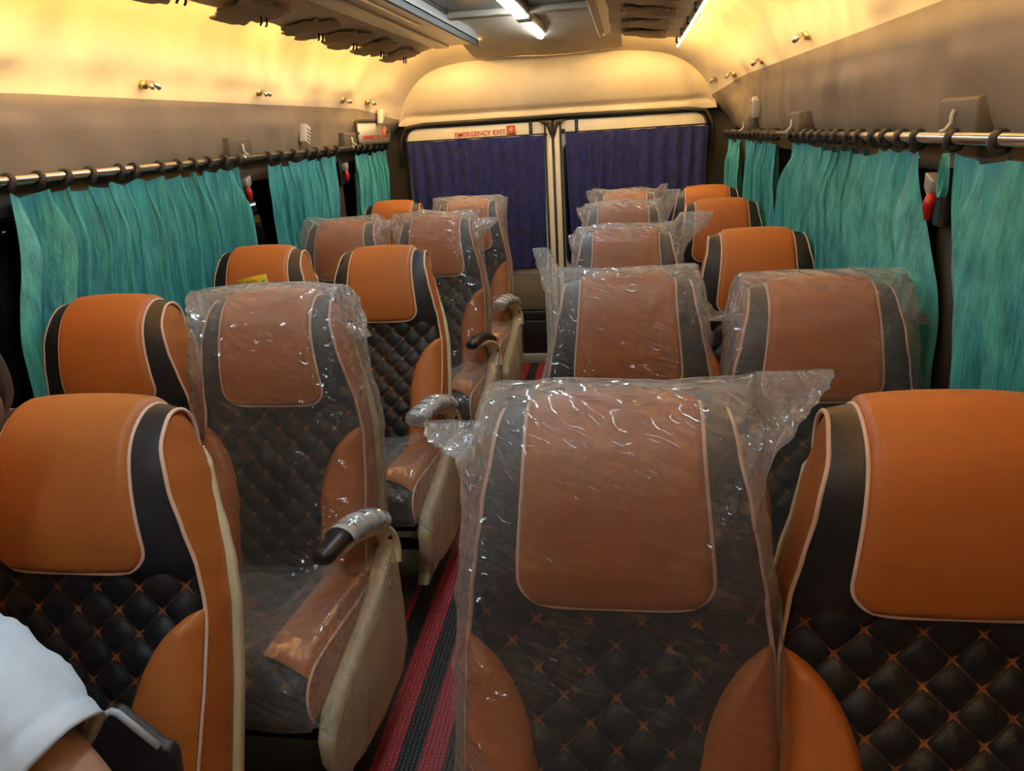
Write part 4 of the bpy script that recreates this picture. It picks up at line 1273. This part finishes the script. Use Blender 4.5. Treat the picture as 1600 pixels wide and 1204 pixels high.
# legs
for sg in (-1, 1):
    hp = add(W3(px+sg*0.09, pyy-0.20, 0.55, 0.075), 0); kn = add(W3(px+sg*0.12, pyy-0.60, 0.545, 0.062), hp); an_ = add(W3(px+sg*0.12, pyy-0.62, 0.12, 0.042), kn); add(W3(px+sg*0.12, pyy-0.74, 0.045, 0.038), an_)
# hands with five fingers each
def hand(wi, sg):
    wv = Vector(V[wi][:3]) ; pr = Vector(V[wi-1][:3])
    d = (wv-pr).normalized(); sd = d.cross(Vector((0, 0, 1))).normalized()
    pl_ = add((*(wv+d*0.045), (0.032, 0.016)), wi)
    for k, L in enumerate((0.060, 0.070, 0.066, 0.052)):
        b0 = wv + d*0.075 + sd*(k-1.5)*0.019
        a = add((*b0, 0.0085), pl_); b_ = add((*(b0+d*L*0.5+Vector((0, 0, -0.006))), 0.008), a); add((*(b0+d*L*0.9+Vector((0, 0, -0.025))), 0.007), b_)
    t0 = wv + d*0.02 - sd*sg*0.035
    a = add((*t0, 0.011), pl_); add((*(t0+d*0.045-sd*sg*0.012+Vector((0, 0, -0.01))), 0.009), a)
hand(w1, 1); hand(w2, -1)
hc = Vector((HX, HY, HZ)) - o
def gs(d2, w): return math.exp(-d2/(w*w))
def head_pt(u, v, grow=0.0):
    # u around (0 = +x, 0.75 = face, -y), v from crown to chin
    a = 2*PI*u; ph = PI*v
    x, y, z = math.sin(ph)*math.cos(a), math.sin(ph)*math.sin(a), math.cos(ph)
    low = max(0.0, -z)
    X = x*0.075*(1-0.30*low**1.6); Y = y*0.095*(1-0.12*low) - 0.010*low; Z = z*0.112
    if y < 0:      # face relief
        f = -y
        d = f*(0.026*gs((X/0.011)**2*0.00012 + (Z+0.020)**2, 0.016) + 0.012*gs(X*X + (Z-0.006)**2, 0.016) + 0.005*gs(X*X/6 + (Z-0.030)**2, 0.012)
               - 0.010*gs((abs(X)-0.030)**2 + (Z-0.010)**2, 0.013) + 0.006*gs(X*X/3 + (Z+0.050)**2, 0.008) + 0.005*gs(X*X/3 + (Z+0.062)**2, 0.007) + 0.008*gs(X*X/2 + (Z+0.092)**2, 0.016))
        Y -= d
    n_ = Vector((x, y, z))
    return Vector((hc.x+X, hc.y+Y, hc.z+Z)) + n_*grow
bm_me = skin_mesh('body', V, Eg, 0, 'skin', per)
hmb = MB().grid(64, 48, head_pt, closed_u=True)
for sg in (-1, 1):
    hmb.grid(16, 10, lambda u, v, sg=sg: (hc.x+sg*(0.074+0.010*math.sin(PI*v)*abs(math.cos(2*PI*u)))+sg*0.004*math.sin(PI*v)*math.sin(2*PI*u), hc.y+0.010+0.017*math.sin(PI*v)*math.sin(2*PI*u), hc.z-0.012+0.031*math.cos(PI*v)), closed_u=True)
bmj = bmesh.new(); bmj.from_mesh(bm_me); hme_ = hmb.mesh('head'); bmj.from_mesh(hme_); bmj.to_mesh(bm_me); bmj.free()
bm_me.polygons.foreach_set('use_smooth', [True]*len(bm_me.polygons))
obj('body', bm_me, 'skin', per)
# T-shirt with short sleeves
TV = [W3(px-0.01, pyy-0.17, 0.54, (0.165, 0.125)), W3(px-0.03, pyy-0.16, 0.72, (0.142, 0.105)), W3(tx, pyy-0.14, 0.87, (0.138, 0.100)), W3(tx+0.02, pyy-0.105, 0.985, (0.120, 0.088)), W3(HX-0.015, HY-0.015, 1.045, 0.062),
      W3(*SH, 0.072), W3(tx-0.165, pyy-0.15, 0.955, 0.078), W3(tx-0.185, pyy-0.175, 0.84, 0.078)]
TE = [(0,1), (1,2), (2,3), (3,4), (3,5), (3,6), (6,7)]
obj('t_shirt', skin_mesh('t_shirt', TV, TE, 0, 'shirt', per), 'shirt', per)
ax = (HEMP-SH).normalized(); a1 = ax.cross(Vector((0, 1, 0))).normalized(); a2 = ax.cross(a1)
def slv(u, v):
    a = 2*PI*u
    if v <= 0.9: t, r = v/0.9, 0.0
    else: t, r = 1.0-(v-0.9)*0.8, -0.006
    c = SH - ax*0.05 + (HEMP-SH+ax*0.05)*t + Vector((0, 0, 0.006*math.sin(PI*t)))
    rad = 0.074 + r - 0.004*t + 0.004*math.sin(a*2+t*7) + 0.010*noise.noise(Vector((math.cos(a)*1.8, math.sin(a)*1.8, t*4))) + 0.005*ridge(math.cos(a)*2+t*3, math.sin(a)*2, t*2.5) + 0.004*math.exp(-((t-0.86)/0.03)**2)*(-1)
    p_ = c + (a1*math.cos(a) + a2*math.sin(a))*rad
    return p_ - o
obj('sleeve', MB().grid(40, 40, slv, closed_u=True).mesh('sleeve', fix=False), 'shirt', per)
# trousers
PV = [W3(px, pyy-0.18, 0.555, (0.165, 0.115))]; PE = []
for sg in (-1, 1):
    b = len(PV); PV += [W3(px+sg*0.09, pyy-0.22, 0.55, 0.085), W3(px+sg*0.12, pyy-0.60, 0.55, 0.075), W3(px+sg*0.12, pyy-0.62, 0.16, 0.058)]
    PE += [(0, b), (b, b+1), (b+1, b+2)]
obj('trousers', skin_mesh('trousers', PV, PE, 0, 'trousers', per), 'trousers', per)
# face and hair
def hair_pt(u, v):
    a = 2*PI*u
    lim = 0.62 if math.sin(a) > -0.2 else 0.62 - 0.30*sstep(-0.2, -0.75, math.sin(a))
    if 0.05 < abs(math.cos(a)) and abs(math.sin(a)) < 0.35: lim = 0.50
    p_ = head_pt(u, v*lim, 0.010*math.sqrt(max(0, 1-v**6)) + 0.003*nz(math.cos(a)*4, math.sin(a)*4, v*6) - 0.002*(v > 0.98))
    return p_
obj('hair', MB().grid(64, 24, hair_pt, closed_u=True), 'hair', per)
def ell(nm, c, r, mat):
    obj(nm, MB().grid(16, 10, lambda u, v: (hc.x+c[0]+r[0]*math.sin(PI*v)*math.cos(2*PI*u), hc.y+c[1]+r[1]*math.sin(PI*v)*math.sin(2*PI*u), hc.z+c[2]+r[2]*math.cos(PI*v)), closed_u=True), mat, per)
for sg in (-1, 1):
    ell('eye', (sg*0.030, -0.0725, 0.008), (0.0125, 0.010, 0.0062), 'white_plastic')
    ell('iris', (sg*0.030, -0.0790, 0.008), (0.0052, 0.0042, 0.0052), 'hair')
    ell('eyebrow', (sg*0.031, -0.083, 0.027), (0.017, 0.006, 0.0035), 'hair')
ell('lips', (0, -0.0905, -0.056), (0.021, 0.0075, 0.0060), 'lip')
# black flat pouch with a pale edge beside the arm
bg = empty('black_pouch', (-0.690, 0.745, CZ+0.025)); tag(bg, 'black flat pouch with a pale grey edge beside the white sleeve', 'pouch')
pol = [(-0.075, 0.0), (0.070, 0.0), (0.075, 0.010), (0.075, 0.225), (0.068, 0.238), (0.056, 0.243), (0.008, 0.296), (0.0, 0.300), (-0.008, 0.296), (-0.075, 0.225)]
obj('pouch_body', MB().prism(pol, 'y', -0.012, 0.012).mesh('pouch_body', bevel=0.005), 'black_leather', bg)
obj('pouch_edge', MB().tube([(p_, -0.012, q_) for p_, q_ in pol[5:]], 0.0050, 8), 'pale_edge', bg)
bg.rotation_euler = (-0.12, 0, 0.15)
